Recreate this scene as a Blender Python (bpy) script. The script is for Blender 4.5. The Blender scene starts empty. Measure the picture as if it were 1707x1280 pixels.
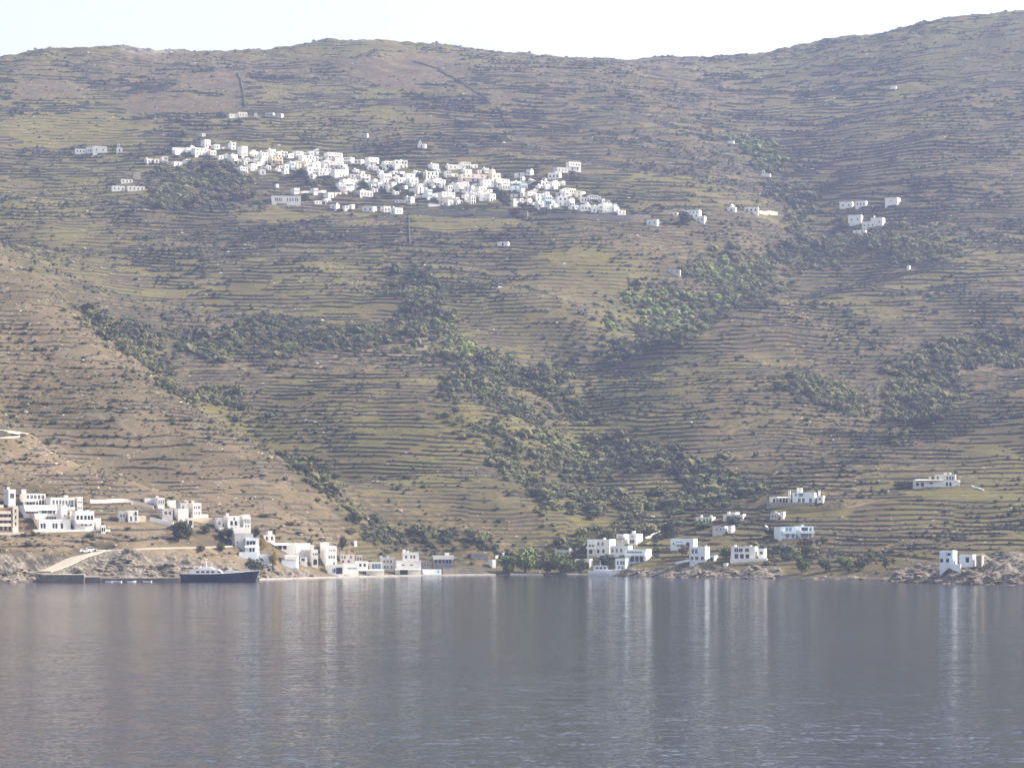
import bpy, bmesh, math, random
import numpy as np
from mathutils import Vector, Matrix

R = math.radians
rng = random.Random(11)
nrng = np.random.default_rng(5)
scene = bpy.context.scene
C = scene.collection

# ------------------------------------------------------------------ camera: long lens from the deck of a ferry
F, PX0, CAMH, HOR = 4970.0, 853.5, 16.0, 890.0
cam_d = bpy.data.cameras.new('camera'); cam = bpy.data.objects.new('camera', cam_d); C.objects.link(cam)
cam.location = (0, 0, CAMH); cam.rotation_euler = (R(90), 0, 0)
cam_d.sensor_fit = 'HORIZONTAL'; cam_d.sensor_width = 36.0; cam_d.lens = F / 1707 * 36.0
cam_d.shift_y = (HOR - 640.0) / 1707.0
cam_d.clip_start = 1.0; cam_d.clip_end = 20000.0
scene.camera = cam

# ------------------------------------------------------------------ sky, sun, exposure
SUN_AZ, SUN_EL = 79.0, 35.0          # from the right, a little behind the mountain
world = bpy.data.worlds.new('World'); scene.world = world; world.use_nodes = True
wn = world.node_tree.nodes; wl = world.node_tree.links
sky = wn.new('ShaderNodeTexSky'); sky.sky_type = 'NISHITA'; sky.sun_disc = False
sky.sun_elevation = R(SUN_EL); sky.sun_rotation = R(SUN_AZ)
sky.air_density = 1.0; sky.dust_density = 3.0; sky.ozone_density = 1.0; sky.altitude = 10
bg = wn['Background']; bg.inputs['Strength'].default_value = 0.15
hs = wn.new('ShaderNodeHueSaturation'); hs.inputs['Saturation'].default_value = 0.62   # milky, hazy sky
wl.new(sky.outputs[0], hs.inputs['Color'])
tint = wn.new('ShaderNodeMix'); tint.data_type = 'RGBA'; tint.blend_type = 'MULTIPLY'; tint.inputs[0].default_value = 1.0; tint.inputs[7].default_value = (1.0, 0.945, 0.87, 1)
wl.new(hs.outputs[0], tint.inputs[6]); wl.new(tint.outputs[2], bg.inputs['Color'])
sun_d = bpy.data.lights.new('sun', 'SUN'); sun_d.energy = 5.0; sun_d.angle = R(0.53); sun_d.color = (1.0, 0.93, 0.83)
sun = bpy.data.objects.new('sun', sun_d); C.objects.link(sun)
sdir = Vector((math.sin(R(SUN_AZ)) * math.cos(R(SUN_EL)), math.cos(R(SUN_AZ)) * math.cos(R(SUN_EL)), math.sin(R(SUN_EL))))
sun.rotation_euler = sdir.to_track_quat('Z', 'Y').to_euler(); sun.location = (800, 900, 900)
vs = scene.view_settings
vs.view_transform = 'Standard'; vs.look = 'None'; vs.gamma = 1.0; vs.use_curve_mapping = False; vs.exposure = 1.16
scene.cycles.use_denoising = True
scene.cycles.max_bounces = 6; scene.cycles.volume_bounces = 0; scene.cycles.transparent_max_bounces = 8

# ------------------------------------------------------------------ materials
def nodes(name):
    m = bpy.data.materials.new(name); m.use_nodes = True
    nt = m.node_tree; b = nt.nodes['Principled BSDF']
    return m, nt, b
def mixc(nt, fac, a, b):
    n = nt.nodes.new('ShaderNodeMix'); n.data_type = 'RGBA'
    for s, v in ((n.inputs[0], fac), (n.inputs[6], a), (n.inputs[7], b)):
        if hasattr(v, 'is_linked'): nt.links.new(v, s)
        elif isinstance(v, (int, float)): s.default_value = v
        else: s.default_value = (v[0], v[1], v[2], 1)
    return n.outputs[2]
def noise(nt, scale, detail=4.0, rough=0.6, vec=None):
    n = nt.nodes.new('ShaderNodeTexNoise'); n.inputs['Scale'].default_value = scale
    n.inputs['Detail'].default_value = detail; n.inputs['Roughness'].default_value = rough
    if vec is None:
        tc = nt.nodes.new('ShaderNodeTexCoord'); vec = tc.outputs['Object']
    nt.links.new(vec, n.inputs['Vector'])
    return n
def ramp(nt, val, a, b):
    n = nt.nodes.new('ShaderNodeMapRange'); n.clamp = True; n.interpolation_type = 'SMOOTHSTEP'
    n.inputs[1].default_value = a; n.inputs[2].default_value = b
    nt.links.new(val, n.inputs[0]); return n.outputs[0]
def mul(nt, a, b):
    n = nt.nodes.new('ShaderNodeMath'); n.operation = 'MULTIPLY'
    for s, v in ((n.inputs[0], a), (n.inputs[1], b)):
        if hasattr(v, 'is_linked'): nt.links.new(v, s)
        else: s.default_value = v
    return n.outputs[0]
MAT = {}
def plain(name, col, rough=0.8, var=0.12, scale=0.6, metal=0.0, spec=0.3):
    """colour with soft blotches and wear"""
    m, nt, b = nodes(name)
    n = noise(nt, scale, 5, 0.65)
    f = ramp(nt, n.outputs[0], 0.3, 0.7)
    lo = tuple(c * (1 - var) for c in col); hi = tuple(min(1, c * (1 + var * 0.6)) for c in col)
    nt.links.new(mixc(nt, f, lo, hi), b.inputs['Base Color'])
    b.inputs['Roughness'].default_value = rough; b.inputs['Metallic'].default_value = metal
    b.inputs['Specular IOR Level'].default_value = spec
    MAT[name] = m; return m
plain('white_plaster', (0.80, 0.775, 0.73), 0.85, 0.10, 0.35)
plain('cream_plaster', (0.76, 0.69, 0.57), 0.85, 0.10, 0.35)
plain('ochre_plaster', (0.69, 0.58, 0.42), 0.85, 0.10, 0.35)
plain('rose_plaster', (0.72, 0.63, 0.57), 0.85, 0.10, 0.35)
plain('grey_plaster', (0.52, 0.50, 0.48), 0.85, 0.14, 0.35)
plain('blue_white', (0.72, 0.78, 0.82), 0.8, 0.06, 0.4)
plain('brick_red', (0.42, 0.22, 0.13), 0.85, 0.15, 0.8)
plain('rubble_stone', (0.30, 0.265, 0.22), 0.9, 0.35, 1.6)
plain('roof_screed', (0.62, 0.60, 0.56), 0.9, 0.15, 0.5)
plain('concrete', (0.52, 0.49, 0.43), 0.9, 0.15, 0.3)
plain('shade_dark_stone', (0.10, 0.09, 0.08), 0.9, 0.3, 0.6)  # stone darkened to hold the field walls' shade; the dark sea wall shares it
plain('shutter_blue', (0.16, 0.27, 0.42), 0.6, 0.1, 2)
plain('shutter_brown', (0.20, 0.12, 0.07), 0.6, 0.1, 2)
plain('frame_white', (0.75, 0.75, 0.74), 0.6, 0.05, 2)
plain('awning_cloth', (0.72, 0.70, 0.64), 0.9, 0.06, 0.5)
plain('shutter_green', (0.13, 0.20, 0.15), 0.6, 0.1, 2)
plain('timber', (0.16, 0.11, 0.08), 0.8, 0.2, 1.0)
plain('tile_red', (0.42, 0.20, 0.13), 0.8, 0.2, 1.0)
plain('hull_navy', (0.022, 0.025, 0.045), 0.35, 0.2, 0.4, spec=0.5)
plain('boat_white', (0.80, 0.80, 0.80), 0.35, 0.04, 0.4, spec=0.5)
plain('boat_varnish', (0.25, 0.13, 0.07), 0.4, 0.15, 0.8, spec=0.5)
plain('rubber', (0.02, 0.02, 0.02), 0.8, 0.1, 2)
plain('steel', (0.45, 0.45, 0.46), 0.4, 0.1, 2, metal=0.8)
plain('bark', (0.12, 0.09, 0.065), 0.9, 0.25, 2.0)
m, nt, b = nodes('pane'); b.inputs['Base Color'].default_value = (0.03, 0.034, 0.042, 1); b.inputs['Roughness'].default_value = 0.15
MAT['pane'] = m
def leaf(name, lo, hi):
    m, nt, b = nodes(name)
    oi = nt.nodes.new('ShaderNodeObjectInfo')
    n = noise(nt, 1.3, 3, 0.6)
    f = ramp(nt, n.outputs[0], 0.32, 0.68)
    c1 = mixc(nt, oi.outputs['Random'], lo, hi)
    c2 = mixc(nt, oi.outputs['Random'], tuple(x * 1.35 for x in lo), tuple(x * 1.35 for x in hi))
    nt.links.new(mixc(nt, f, c1, c2), b.inputs['Base Color'])
    b.inputs['Roughness'].default_value = 0.75; b.inputs['Specular IOR Level'].default_value = 0.15
    MAT[name] = m
leaf('leaf_dark', (0.042, 0.050, 0.026), (0.070, 0.070, 0.034))
leaf('leaf_olive', (0.070, 0.074, 0.032), (0.11, 0.104, 0.042))
leaf('leaf_green', (0.075, 0.105, 0.030), (0.140, 0.160, 0.046))
leaf('leaf_brown', (0.075, 0.056, 0.038), (0.125, 0.090, 0.056))
leaf('leaf_mauve', (0.050, 0.045, 0.032), (0.088, 0.076, 0.050))
leaf('leaf_gold', (0.20, 0.14, 0.05), (0.26, 0.19, 0.06))
# ------------------------------------------------------------------ noise
def _hash(ix, iy, seed):
    n = (ix.astype(np.int64) * 374761393 + iy.astype(np.int64) * 668265263 + seed * 982451653) & 0x7fffffff
    n = ((n ^ (n >> 13)) * 1274126177) & 0x7fffffff
    n = ((n ^ (n >> 15)) * 2246822519) & 0x7fffffff
    return ((n ^ (n >> 16)) & 0xffffff) / float(0xffffff)

def vnoise(x, y, seed=0):
    x0 = np.floor(x); y0 = np.floor(y)
    fx = x - x0; fy = y - y0
    fx = fx * fx * (3 - 2 * fx); fy = fy * fy * (3 - 2 * fy)
    a = _hash(x0, y0, seed); b = _hash(x0 + 1, y0, seed)
    c = _hash(x0, y0 + 1, seed); d = _hash(x0 + 1, y0 + 1, seed)
    return (a * (1 - fx) + b * fx) * (1 - fy) + (c * (1 - fx) + d * fx) * fy

def fbm(x, y, octv=4, seed=0):
    s = 0; a = 0.5; tot = 0
    for o in range(octv):
        s = s + a * vnoise(x * 2 ** o + 17.3 * o, y * 2 ** o - 9.1 * o, seed + o)
        tot += a; a *= 0.5
    return s / tot

def sstep(a, b, x):
    t = np.clip((x - a) / (b - a), 0, 1)
    return t * t * (3 - 2 * t)

def cellrand(x, y, seed):
    """random value of the nearest jittered cell"""
    bx = np.floor(x); by = np.floor(y)
    best = np.full(x.shape, 1e9); val = np.zeros(x.shape)
    for i in (-1, 0, 1):
        for j in (-1, 0, 1):
            cx = bx + i; cy = by + j
            px_ = cx + _hash(cx, cy, seed); py_ = cy + _hash(cx, cy, seed + 7)
            d = (px_ - x) ** 2 + (py_ - y) ** 2
            m = d < best
            best = np.where(m, d, best); val = np.where(m, _hash(cx, cy, seed + 13), val)
    return val

# ------------------------------------------------------------------ survey of the bay: (bearing px, height px, distance m)
SHORE = [(-420, 930), (-200, 960), (0, 985), (65, 1000), (180, 1003), (300, 1012), (430, 1042), (520, 1075), (640, 1120), (760, 1150),
         (850, 1165), (960, 1158), (1060, 1130), (1130, 1100), (1250, 1070), (1300, 1072), (1370, 1052), (1450, 1030), (1495, 1008),
         (1560, 965), (1650, 940), (1707, 930), (1900, 890), (2130, 850)]
def shore_d(px):
    return np.interp(px, [s[0] for s in SHORE], [s[1] for s in SHORE])

RIDGE = [(-420, 170, 2650), (-200, 125, 2680), (0, 102, 2700), (100, 86, 2720), (205, 79, 2700), (270, 85, 2720), (330, 92, 2760), (420, 80, 2800),
         (510, 71, 2800), (620, 68, 2820), (680, 77, 2830), (780, 77, 2850), (850, 86, 2880), (930, 95, 2900), (1000, 97, 2950),
         (1120, 99, 3000), (1210, 98, 3000), (1300, 92, 2950), (1400, 72, 2900), (1500, 50, 2850), (1600, 31, 2800), (1707, 18, 2750), (1900, 0, 2700), (2130, -5, 2650)]
PTS = []
def P(*a): PTS.extend(a)
P(*RIDGE)
P(*[(x, y + 75, d + 320) for x, y, d in RIDGE])
# main slope: height px -> distance
YD = [(900, 1200), (800, 1290), (700, 1400), (600, 1530), (500, 1690), (420, 1830), (350, 1960), (300, 2080), (240, 2230), (170, 2440), (120, 2620)]
for x, lo in ((-420, 400), (-200, 420), (0, 360), (120, 430), (240, 560), (360, 640), (480, 720), (600, 840), (700, 900), (800, 900), (880, 640)):
    for y, d in YD:
        if y <= lo: P((x, y, d + (40 if y in (350, 300) else 0)))
for y, d in YD:
    if y <= 520: P((960, y, d + 10))
    if y <= 420: P((1060, y, d + 20))
P((860, 800, 1300), (860, 700, 1420), (900, 850, 1250))
# gully right branch and main gorge
P((1000, 900, 1215), (1010, 870, 1255), (985, 830, 1335), (975, 780, 1415), (962, 720, 1495), (948, 665, 1585), (945, 625, 1655), (1005, 592, 1672),
  (1060, 555, 1742), (1130, 522, 1802), (1230, 478, 1872), (1330, 440, 1942), (1372, 390, 2032), (1345, 340, 2142), (1295, 280, 2272), (1250, 240, 2382), (1200, 190, 2522), (1150, 140, 2722))
P((1060, 165, 2470), (1150, 235, 2310), (1200, 300, 2120), (1250, 360, 2000), (1180, 360, 1970), (1100, 300, 2090))
P((690, 540, 1660), (780, 585, 1590), (870, 640, 1530), (690, 480, 1745))
# spur right of the gorge
P((1000, 640, 1540), (1130, 560, 1640), (1210, 525, 1690), (1290, 492, 1735), (1420, 462, 1790), (1530, 442, 1850), (1640, 415, 1920), (1707, 400, 1960), (1950, 330, 2050))
P((1290, 505, 1800), (1130, 572, 1690), (1420, 470, 1850))
P((1060, 700, 1440), (1060, 800, 1330), (1120, 640, 1510), (1150, 750, 1370), (1250, 600, 1560), (1250, 700, 1430), (1250, 800, 1310), (1400, 550, 1640), (1400, 650, 1500),
  (1400, 715, 1420), (1550, 520, 1700), (1550, 600, 1580), (1700, 560, 1650), (1700, 480, 1780), (1080, 860, 1255), (1200, 850, 1250))
P((1440, 752, 1390), (1520, 712, 1470), (1600, 655, 1560), (1707, 600, 1640), (1950, 500, 1760))
# near right spur
P((1300, 822, 1235), (1350, 800, 1265), (1420, 770, 1300), (1480, 745, 1335), (1560, 707, 1380), (1640, 670, 1420), (1707, 640, 1450), (1900, 560, 1530), (2130, 480, 1600))
P((1350, 850, 1205), (1565, 815, 1235), (1700, 760, 1290), (1565, 880, 1140), (1700, 860, 1140), (1700, 900, 1080), (1450, 900, 1140), (1320, 895, 1150), (1450, 840, 1210), (1950, 800, 1150))
# upper right mountain
P((1400, 300, 2150), (1600, 300, 2080), (1400, 200, 2430), (1500, 200, 2360), (1600, 150, 2460), (1700, 120, 2520), (1700, 300, 2070), (1700, 210, 2290), (1600, 380, 1960), (1450, 400, 1950), (1450, 340, 2060), (1300, 150, 2680), (1950, 200, 2250))
# left spur crest, the dip behind it, its flank
LS = [(-420, 150, 1800), (-200, 285, 1640), (0, 412, 1480), (60, 460, 1440), (130, 520, 1400), (200, 580, 1360), (290, 640, 1320), (370, 695, 1280), (450, 750, 1240), (520, 800, 1210), (560, 850, 1185), (585, 895, 1165)]
P(*LS)
P(*[(x + 18, y + 42, d + 85) for x, y, d in LS[1:10]])
P((0, 500, 1400), (0, 600, 1310), (0, 670, 1250), (-200, 500, 1480), (150, 700, 1225), (150, 620, 1290), (300, 700, 1240), (300, 780, 1180), (420, 800, 1175), (420, 850, 1135), (500, 870, 1130), (520, 900, 1120))
# nearest red spur at the left
P((-420, 480, 1290), (-200, 590, 1230), (0, 690, 1175), (40, 722, 1162), (120, 760, 1142), (200, 795, 1127), (250, 820, 1115), (330, 850, 1108), (400, 880, 1090))
P((60, 745, 1195), (150, 785, 1172), (230, 820, 1150))
P((0, 770, 1118), (0, 815, 1088), (100, 820, 1083), (200, 850, 1078), (0, 890, 1036), (90, 890, 1040), (180, 890, 1046), (300, 890, 1060), (0, 925, 1008), (60, 925, 1014), (150, 922, 1022), (250, 918, 1032), (350, 918, 1052), (450, 925, 1072),
  (20, 950, 995), (110, 948, 1006), (200, 950, 1010), (280, 945, 1020), (-200, 900, 1000), (-200, 800, 1080))
# shore flats
P((500, 925, 1105), (500, 945, 1088), (600, 940, 1140), (650, 935, 1155), (700, 932, 1172), (750, 930, 1185), (850, 937, 1190), (900, 930, 1205), (980, 935, 1180), (1050, 915, 1172), (1050, 943, 1142), (1110, 920, 1160), (1150, 930, 1130), (1170, 910, 1165),
  (1200, 880, 1205), (1250, 930, 1110), (1300, 905, 1145), (1350, 935, 1095), (1400, 925, 1112), (1500, 925, 1085), (1500, 950, 1032), (1600, 940, 990), (1650, 930, 990), (1700, 915, 1015), (1700, 950, 950), (1600, 900, 1090))
KD = 0.86
def kd(d): return np.where(d > 1160, 1160 + (d - 1160) * KD, d)
cx, cy, cz = [], [], []
for x, y, d in PTS:
    d = float(kd(np.array(float(d))))
    cx.append((x - PX0) / F * d); cy.append(d); cz.append(CAMH + (HOR - y) / F * d)
for x in list(range(-420, 2140, 30)):
    sd = float(shore_d(x))
    for o, z in ((-60, -7.0), (-25, -3.0), (-8, -1.0), (0, 0.0), (6, 0.9)):
        cx.append((x - PX0) / F * (sd + o)); cy.append(sd + o); cz.append(z)
cx = np.array(cx); cy = np.array(cy); cz = np.array(cz)
BETA = 1.25
def kern(r2): return -np.power(r2 + 4.0, BETA / 2)
n = len(cx); S = 100.0
A = np.zeros((n + 3, n + 3))
A[:n, :n] = kern((cx[:, None] - cx[None]) ** 2 + (cy[:, None] - cy[None]) ** 2) / S
A[:n, :n] += np.eye(n) * 0.03
A[:n, n] = 1; A[:n, n + 1] = cx / S; A[:n, n + 2] = cy / S
A[n:, :n] = A[:n, n:].T
W = np.linalg.solve(A, np.concatenate([cz, [0, 0, 0]]))
# coarse survey grid in (bearing, distance)
GPX = np.arange(-420, 2131, 10.0); GD = np.arange(840, 3000, 5.0)
_z = np.zeros((len(GPX), len(GD)))
for i, p in enumerate(GPX):
    X = (p - PX0) / F * GD
    K = kern((X[:, None] - cx[None]) ** 2 + (GD[:, None] - cy[None]) ** 2) / S
    _z[i] = K @ W[:n] + W[n] + W[n + 1] * X / S + W[n + 2] * GD / S
# soften the kinks a little
for it in range(2):
    _z[:, 1:-1] = (_z[:, :-2] + 2 * _z[:, 1:-1] + _z[:, 2:]) / 4
    _z[1:-1] = (_z[:-2] + 2 * _z[1:-1] + _z[2:]) / 4
GZ = _z
def base_z(px, d):
    u = np.clip((px - GPX[0]) / 10.0, 0, len(GPX) - 1.001); v = np.clip((d - GD[0]) / 5.0, 0, len(GD) - 1.001)
    i = u.astype(int); j = v.astype(int); fu = u - i; fv = v - j
    return (GZ[i, j] * (1 - fu) + GZ[i + 1, j] * fu) * (1 - fv) + (GZ[i, j + 1] * (1 - fu) + GZ[i + 1, j + 1] * fu) * fv
def scr_y(z, d): return HOR - (z - CAMH) * F / d
# ------------------------------------------------------------------ fine terrain
def inpoly(px, py, poly):
    r = np.zeros(px.shape, bool); j = len(poly) - 1
    for i in range(len(poly)):
        xi, yi = poly[i]; xj, yj = poly[j]
        c = ((yi > py) != (yj > py)) & (px < (xj - xi) * (py - yi) / (yj - yi + 1e-9) + xi)
        r ^= c; j = i
    return r

COLS = np.unique(np.concatenate([np.arange(-400, -60, 10.0), np.arange(-60, 1768, 3.6), np.arange(1768, 2110, 10.0)]))
rows = [888.0]
while rows[-1] < 2775: rows.append(rows[-1] * 1.00062)
ROWS = np.array(rows + list(np.arange(rows[-1] + 8, 2985, 12)))
GP, GY = np.meshgrid(COLS, ROWS, indexing='ij')
GX = (GP - PX0) / F * GY
Z0 = base_z(GP, GY)
# broad ground relief
far = sstep(1000, 1300, GY)
shoredist = GY - shore_d(GP)
Z0 = Z0 + (fbm(GX / 100, GY / 100, 3, 3) - 0.5) * 14 * sstep(60, 300, shoredist) + (fbm(GX / 28, GY / 28, 3, 9) - 0.5) * 3.2 * sstep(15, 90, shoredist)
SY = scr_y(Z0, GY)
jx = (fbm(GX / 18, GY / 26, 4, 21) - 0.5) * 95; jy = (fbm(GX / 18, GY / 26, 4, 31) - 0.5) * 48
QX = GP + jx; QY = SY + jy

WOODS = [
    [(120, 500), (170, 530), (240, 575), (330, 640), (420, 700), (400, 705), (300, 650), (200, 580)], [(370, 655), (440, 690), (520, 760), (600, 870), (590, 890), (545, 820), (470, 750), (400, 700)],
    [(200, 530), (330, 560), (420, 535), (560, 545), (690, 530), (760, 560), (770, 600), (690, 592), (560, 585), (420, 590), (300, 600), (220, 595)],
    [(680, 500), (740, 515), (800, 560), (880, 590), (930, 600), (975, 660), (1000, 760), (1030, 880), (990, 900), (930, 880), (860, 820), (830, 760), (740, 700), (735, 620), (760, 590), (690, 540)],
    [(1010, 500), (1090, 480), (1150, 430), (1220, 420), (1320, 425), (1330, 360), (1300, 320), (1345, 330), (1375, 400), (1400, 440), (1300, 480), (1230, 510), (1130, 560), (1060, 590), (1000, 610), (1020, 560)],
    [(1200, 230), (1300, 232), (1310, 270), (1345, 290), (1290, 296), (1240, 270), (1210, 255)],
    [(970, 700), (1050, 730), (1150, 770), (1220, 790), (1290, 830), (1180, 850), (1080, 860), (1010, 880)],
    [(1470, 690), (1510, 610), (1560, 580), (1660, 560), (1720, 560), (1720, 615), (1600, 665), (1530, 720), (1480, 745)],
    [(1300, 620), (1400, 640), (1440, 690), (1360, 670)],
    [(560, 880), (700, 885), (800, 895), (960, 905), (990, 930), (860, 935), (760, 920), (640, 915)],
    [(640, 455), (700, 462), (720, 500), (660, 505)],
    [(260, 285), (330, 270), (390, 275), (420, 300), (440, 330), (430, 340), (300, 345), (230, 340), (300, 310)],
    [(490, 290), (550, 300), (620, 310), (640, 330), (560, 320), (500, 310)],
    [(1360, 380), (1560, 385), (1600, 420), (1500, 440), (1380, 430)],
    [(1080, 880), (1150, 870), (1170, 885), (1120, 905), (1085, 930), (1070, 910)],
    [(1270, 905), (1330, 905), (1400, 915), (1330, 930)],
]
MEADOW = [
    [(690, 695), (800, 690), (840, 720), (780, 730)], [(950, 850), (1000, 870), (1010, 900), (950, 885)], [(1280, 842), (1440, 838), (1420, 862), (1290, 862)],
    [(1480, 812), (1680, 815), (1700, 832), (1500, 826)], [(360, 355), (480, 350), (560, 365), (420, 372)], [(900, 420), (980, 425), (1010, 445), (920, 440)],
    [(0, 200), (200, 190), (240, 240), (30, 250)], [(690, 360), (860, 362), (840, 384), (700, 384)],
]
SMOOTHF = [[(180, 165), (390, 160), (405, 185), (220, 190)], [(300, 125), (405, 118), (402, 150), (290, 150)], [(30, 130), (150, 140), (140, 165), (20, 165)],
           [(540, 100), (760, 90), (790, 130), (640, 150)], [(810, 155), (870, 155), (850, 175), (815, 172)]]
REDSOIL = [[(-100, 735), (60, 745), (140, 770), (120, 790), (0, 790), (-100, 790)], [(-60, 890), (60, 895), (150, 885), (165, 910), (60, 925), (-60, 915)],
           [(190, 868), (300, 872), (300, 905), (220, 905)], [(240, 915), (420, 925), (430, 945), (250, 945)], [(690, 560), (740, 600), (680, 610), (560, 600)]]
CLIFFS = [[(-400, 915), (60, 928), (130, 920), (180, 918), (320, 930), (430, 945), (520, 950), (520, 990), (-400, 1020)],
          [(1480, 958), (1520, 945), (1565, 950), (1640, 930), (1720, 925), (2130, 900), (2130, 1010), (1480, 1000)],
          [(1040, 950), (1100, 945), (1150, 942), (1240, 948), (1300, 945), (1300, 985), (1040, 985)],
          [(190, 74), (280, 76), (300, 92), (200, 92)]]
def soft(polys, qx=None, qy=None):
    r = np.zeros(GP.shape, bool)
    for p in polys: r |= inpoly(QX if qx is None else qx, QY if qy is None else qy, p)
    return r.astype(np.float32)
wood = soft(WOODS) * (sstep(.36, .46, fbm(GX / 22, GY / 30, 3, 41))); meadow = soft(MEADOW, GP + jx * .9, SY + jy * .5); smoothf = soft(SMOOTHF, GP + jx * .3, SY + jy * .2); red = soft(REDSOIL); cliff = soft(CLIFFS, GP + jx * .15, SY + jy * .12)
def blur(a, k):
    for _ in range(k):
        a = a.copy()
        a[1:-1] = (a[:-2] + 2 * a[1:-1] + a[2:]) / 4
        a[:, 3:-3] = (a[:, :-6] + 2 * a[:, 3:-3] + a[:, 6:]) / 4
    return a
cliffs = blur(cliff, 3)
leftspur = ((GY < np.interp(GP, [-420, 0, 130, 290, 450, 585], [1700, 1450, 1375, 1305, 1232, 1165]) ) & (GP < 590)).astype(np.float32)
leftspur = blur(leftspur, 2)

# terraces: steps between dry stone risers, broken along their length
AZ, BZ = 1.65, 0.0054
T = np.log(1 + np.maximum(Z0, 0) * BZ / AZ) / BZ
cellv = cellrand(GX / 52 + 0.6 * fbm(GX / 30, GY / 30, 2, 77), GY / 80, 51)
T = T + cellv * 7.0 + (fbm(GX / 60, GY / 60, 2, 61) - 0.5) * 2.6 + (fbm(GX / 20, GY / 24, 2, 63) - 0.5) * 0.9
K = np.round(T); U = T - K
DZ = AZ + BZ * Z0
am = vnoise(GX / 13 + K * 37.7, GY / 24 + K * 11.3, 71) * 0.65 + vnoise(GX / 60 + K * 3.1, GY / 60, 72) * 0.35
thr = 0.35 + 0.12 * leftspur + 0.12 * sstep(220, 130, SY)
amp = sstep(thr - 0.045, thr + 0.045, am)
tmask = (1 - 0.95 * cliffs) * (1 - 0.9 * smoothf) * (1 - 0.45 * wood) * (1 - 0.15 * leftspur) * sstep(8, 40, shoredist) * (1 - 0.55 * sstep(150, 95, SY))
tmask = tmask * (1 - 0.75 * meadow) * (0.55 + 0.45 * sstep(0.35, 0.5, fbm(GX / 120, GY / 120, 2, 88)))
amp = amp * tmask
Q = 0.43 + 0.12 * (fbm(GX / 50, GY / 50, 2, 66) - 0.5)
FL = np.floor(T)
prof = np.where(U > 0, (0.5 - U) / 0.5, -(0.5 + U) / 0.5)
Z = Z0 + DZ * amp * 0.5 * Q * prof
# a riser is a standing wall: bring the two rows on either side of it together
cross = np.zeros(T.shape, bool)
cross[:, :-1] = (FL[:, 1:] - FL[:, :-1] == 1) & (K[:, 1:] == K[:, :-1]) & (amp[:, :-1] > 0.12)
cross[:, 1:] &= ~cross[:, :-1]
fr = np.zeros(T.shape); fr[:, :-1] = np.clip((FL[:, 1:] - T[:, :-1]) / np.maximum(T[:, 1:] - T[:, :-1], 1e-6), 0, 1)
yc = GY.copy(); yc[:, :-1] = GY[:, :-1] + fr[:, :-1] * (GY[:, 1:] - GY[:, :-1])
GYn = GY.copy()
GYn[:, :-1] = np.where(cross[:, :-1], yc[:, :-1] - 0.05, GYn[:, :-1])
GYn[:, 1:] = np.where(cross[:, :-1], yc[:, :-1] + 0.05, GYn[:, 1:])
up = np.zeros(T.shape, bool); up[:, 1:] = cross[:, :-1]
zc = Z0.copy(); zc[:, :-1] = Z0[:, :-1] + fr[:, :-1] * (Z0[:, 1:] - Z0[:, :-1])
zlow = zc - DZ * amp * 0.5 * Q
zhi = np.zeros(T.shape); zhi[:, 1:] = (zc + DZ * amp * 0.5 * Q)[:, :-1]
Z = np.where(cross, zlow, np.where(up, zhi, Z))
GY = GYn; GX = (GP - PX0) / F * GY
riser = (cross | up).astype(np.float32)
# small relief, rocks
rockn = fbm(GX / 5, GY / 5, 3, 101)
outcrop = sstep(0.62, 0.70, rockn) * (0.2 + 0.3 * leftspur + 0.5 * sstep(200, 90, SY)) * (1 - cliffs) * sstep(10, 40, shoredist)
outcrop = np.clip(outcrop * (0.25 + fbm(GX / 200, GY / 200, 2, 5)), 0, 1)
Z = Z + (fbm(GX / 3.2, GY / 3.2, 2, 111) - 0.5) * 0.40 * far + outcrop * (fbm(GX / 2.5, GY / 2.5, 2, 121)) * 1.4
# craggy skyline
Z = Z + sstep(130, 90, SY) * (np.abs(fbm(GX / 16, GY / 16, 3, 131) - 0.5)) * 9 * sstep(0.45, 0.6, fbm(GX / 70, GY / 70, 2, 133))
# sea cliffs: broken, layered rock
lay = fbm(GX / 11, GY / 7, 4, 141)
crag = (np.abs(lay - 0.5) * 2) * 5.5 + np.floor(fbm(GX / 4.5, GY / 3.5, 3, 151) * 9) / 9 * 3.0 - 2.2
Z = Z + cliffs * crag * sstep(-4, 9, shoredist)
Z = np.where(shoredist < -3, np.minimum(Z, -0.6), Z)

# ---- roads cut into the slope (polylines in plan, from survey bearings)
def hit(px, py, grid=None):
    g = Z if grid is None else grid
    i = int(np.clip(np.searchsorted(COLS, px), 1, len(COLS) - 1))
    if abs(COLS[i - 1] - px) < abs(COLS[i] - px): i -= 1
    y = scr_y(g[i], ROWS)
    ok = (y <= py) & (g[i] > -0.2)
    j = int(np.argmax(ok)) if ok.any() else len(ROWS) - 40
    d = ROWS[j]
    return Vector(((px - PX0) / F * d, d, g[i, j]))
def zat(x, y, grid=None):
    g = Z if grid is None else grid
    px = PX0 + x / y * F
    i = int(np.clip(np.searchsorted(COLS, px), 1, len(COLS) - 1)); j = int(np.clip(np.searchsorted(ROWS, y), 1, len(ROWS) - 1))
    fu = (px - COLS[i - 1]) / (COLS[i] - COLS[i - 1]); fv = (y - ROWS[j - 1]) / (ROWS[j] - ROWS[j - 1])
    fu = min(max(fu, 0), 1); fv = min(max(fv, 0), 1)
    return float((g[i - 1, j - 1] * (1 - fu) + g[i, j - 1] * fu) * (1 - fv) + (g[i - 1, j] * (1 - fu) + g[i, j] * fu) * fv)
def resample(pts, step):
    out = [pts[0].copy()]
    for a, b_ in zip(pts[:-1], pts[1:]):
        n_ = max(1, int((b_ - a).length / step))
        for k in range(1, n_ + 1): out.append(a.lerp(b_, k / n_))
    return out
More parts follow.
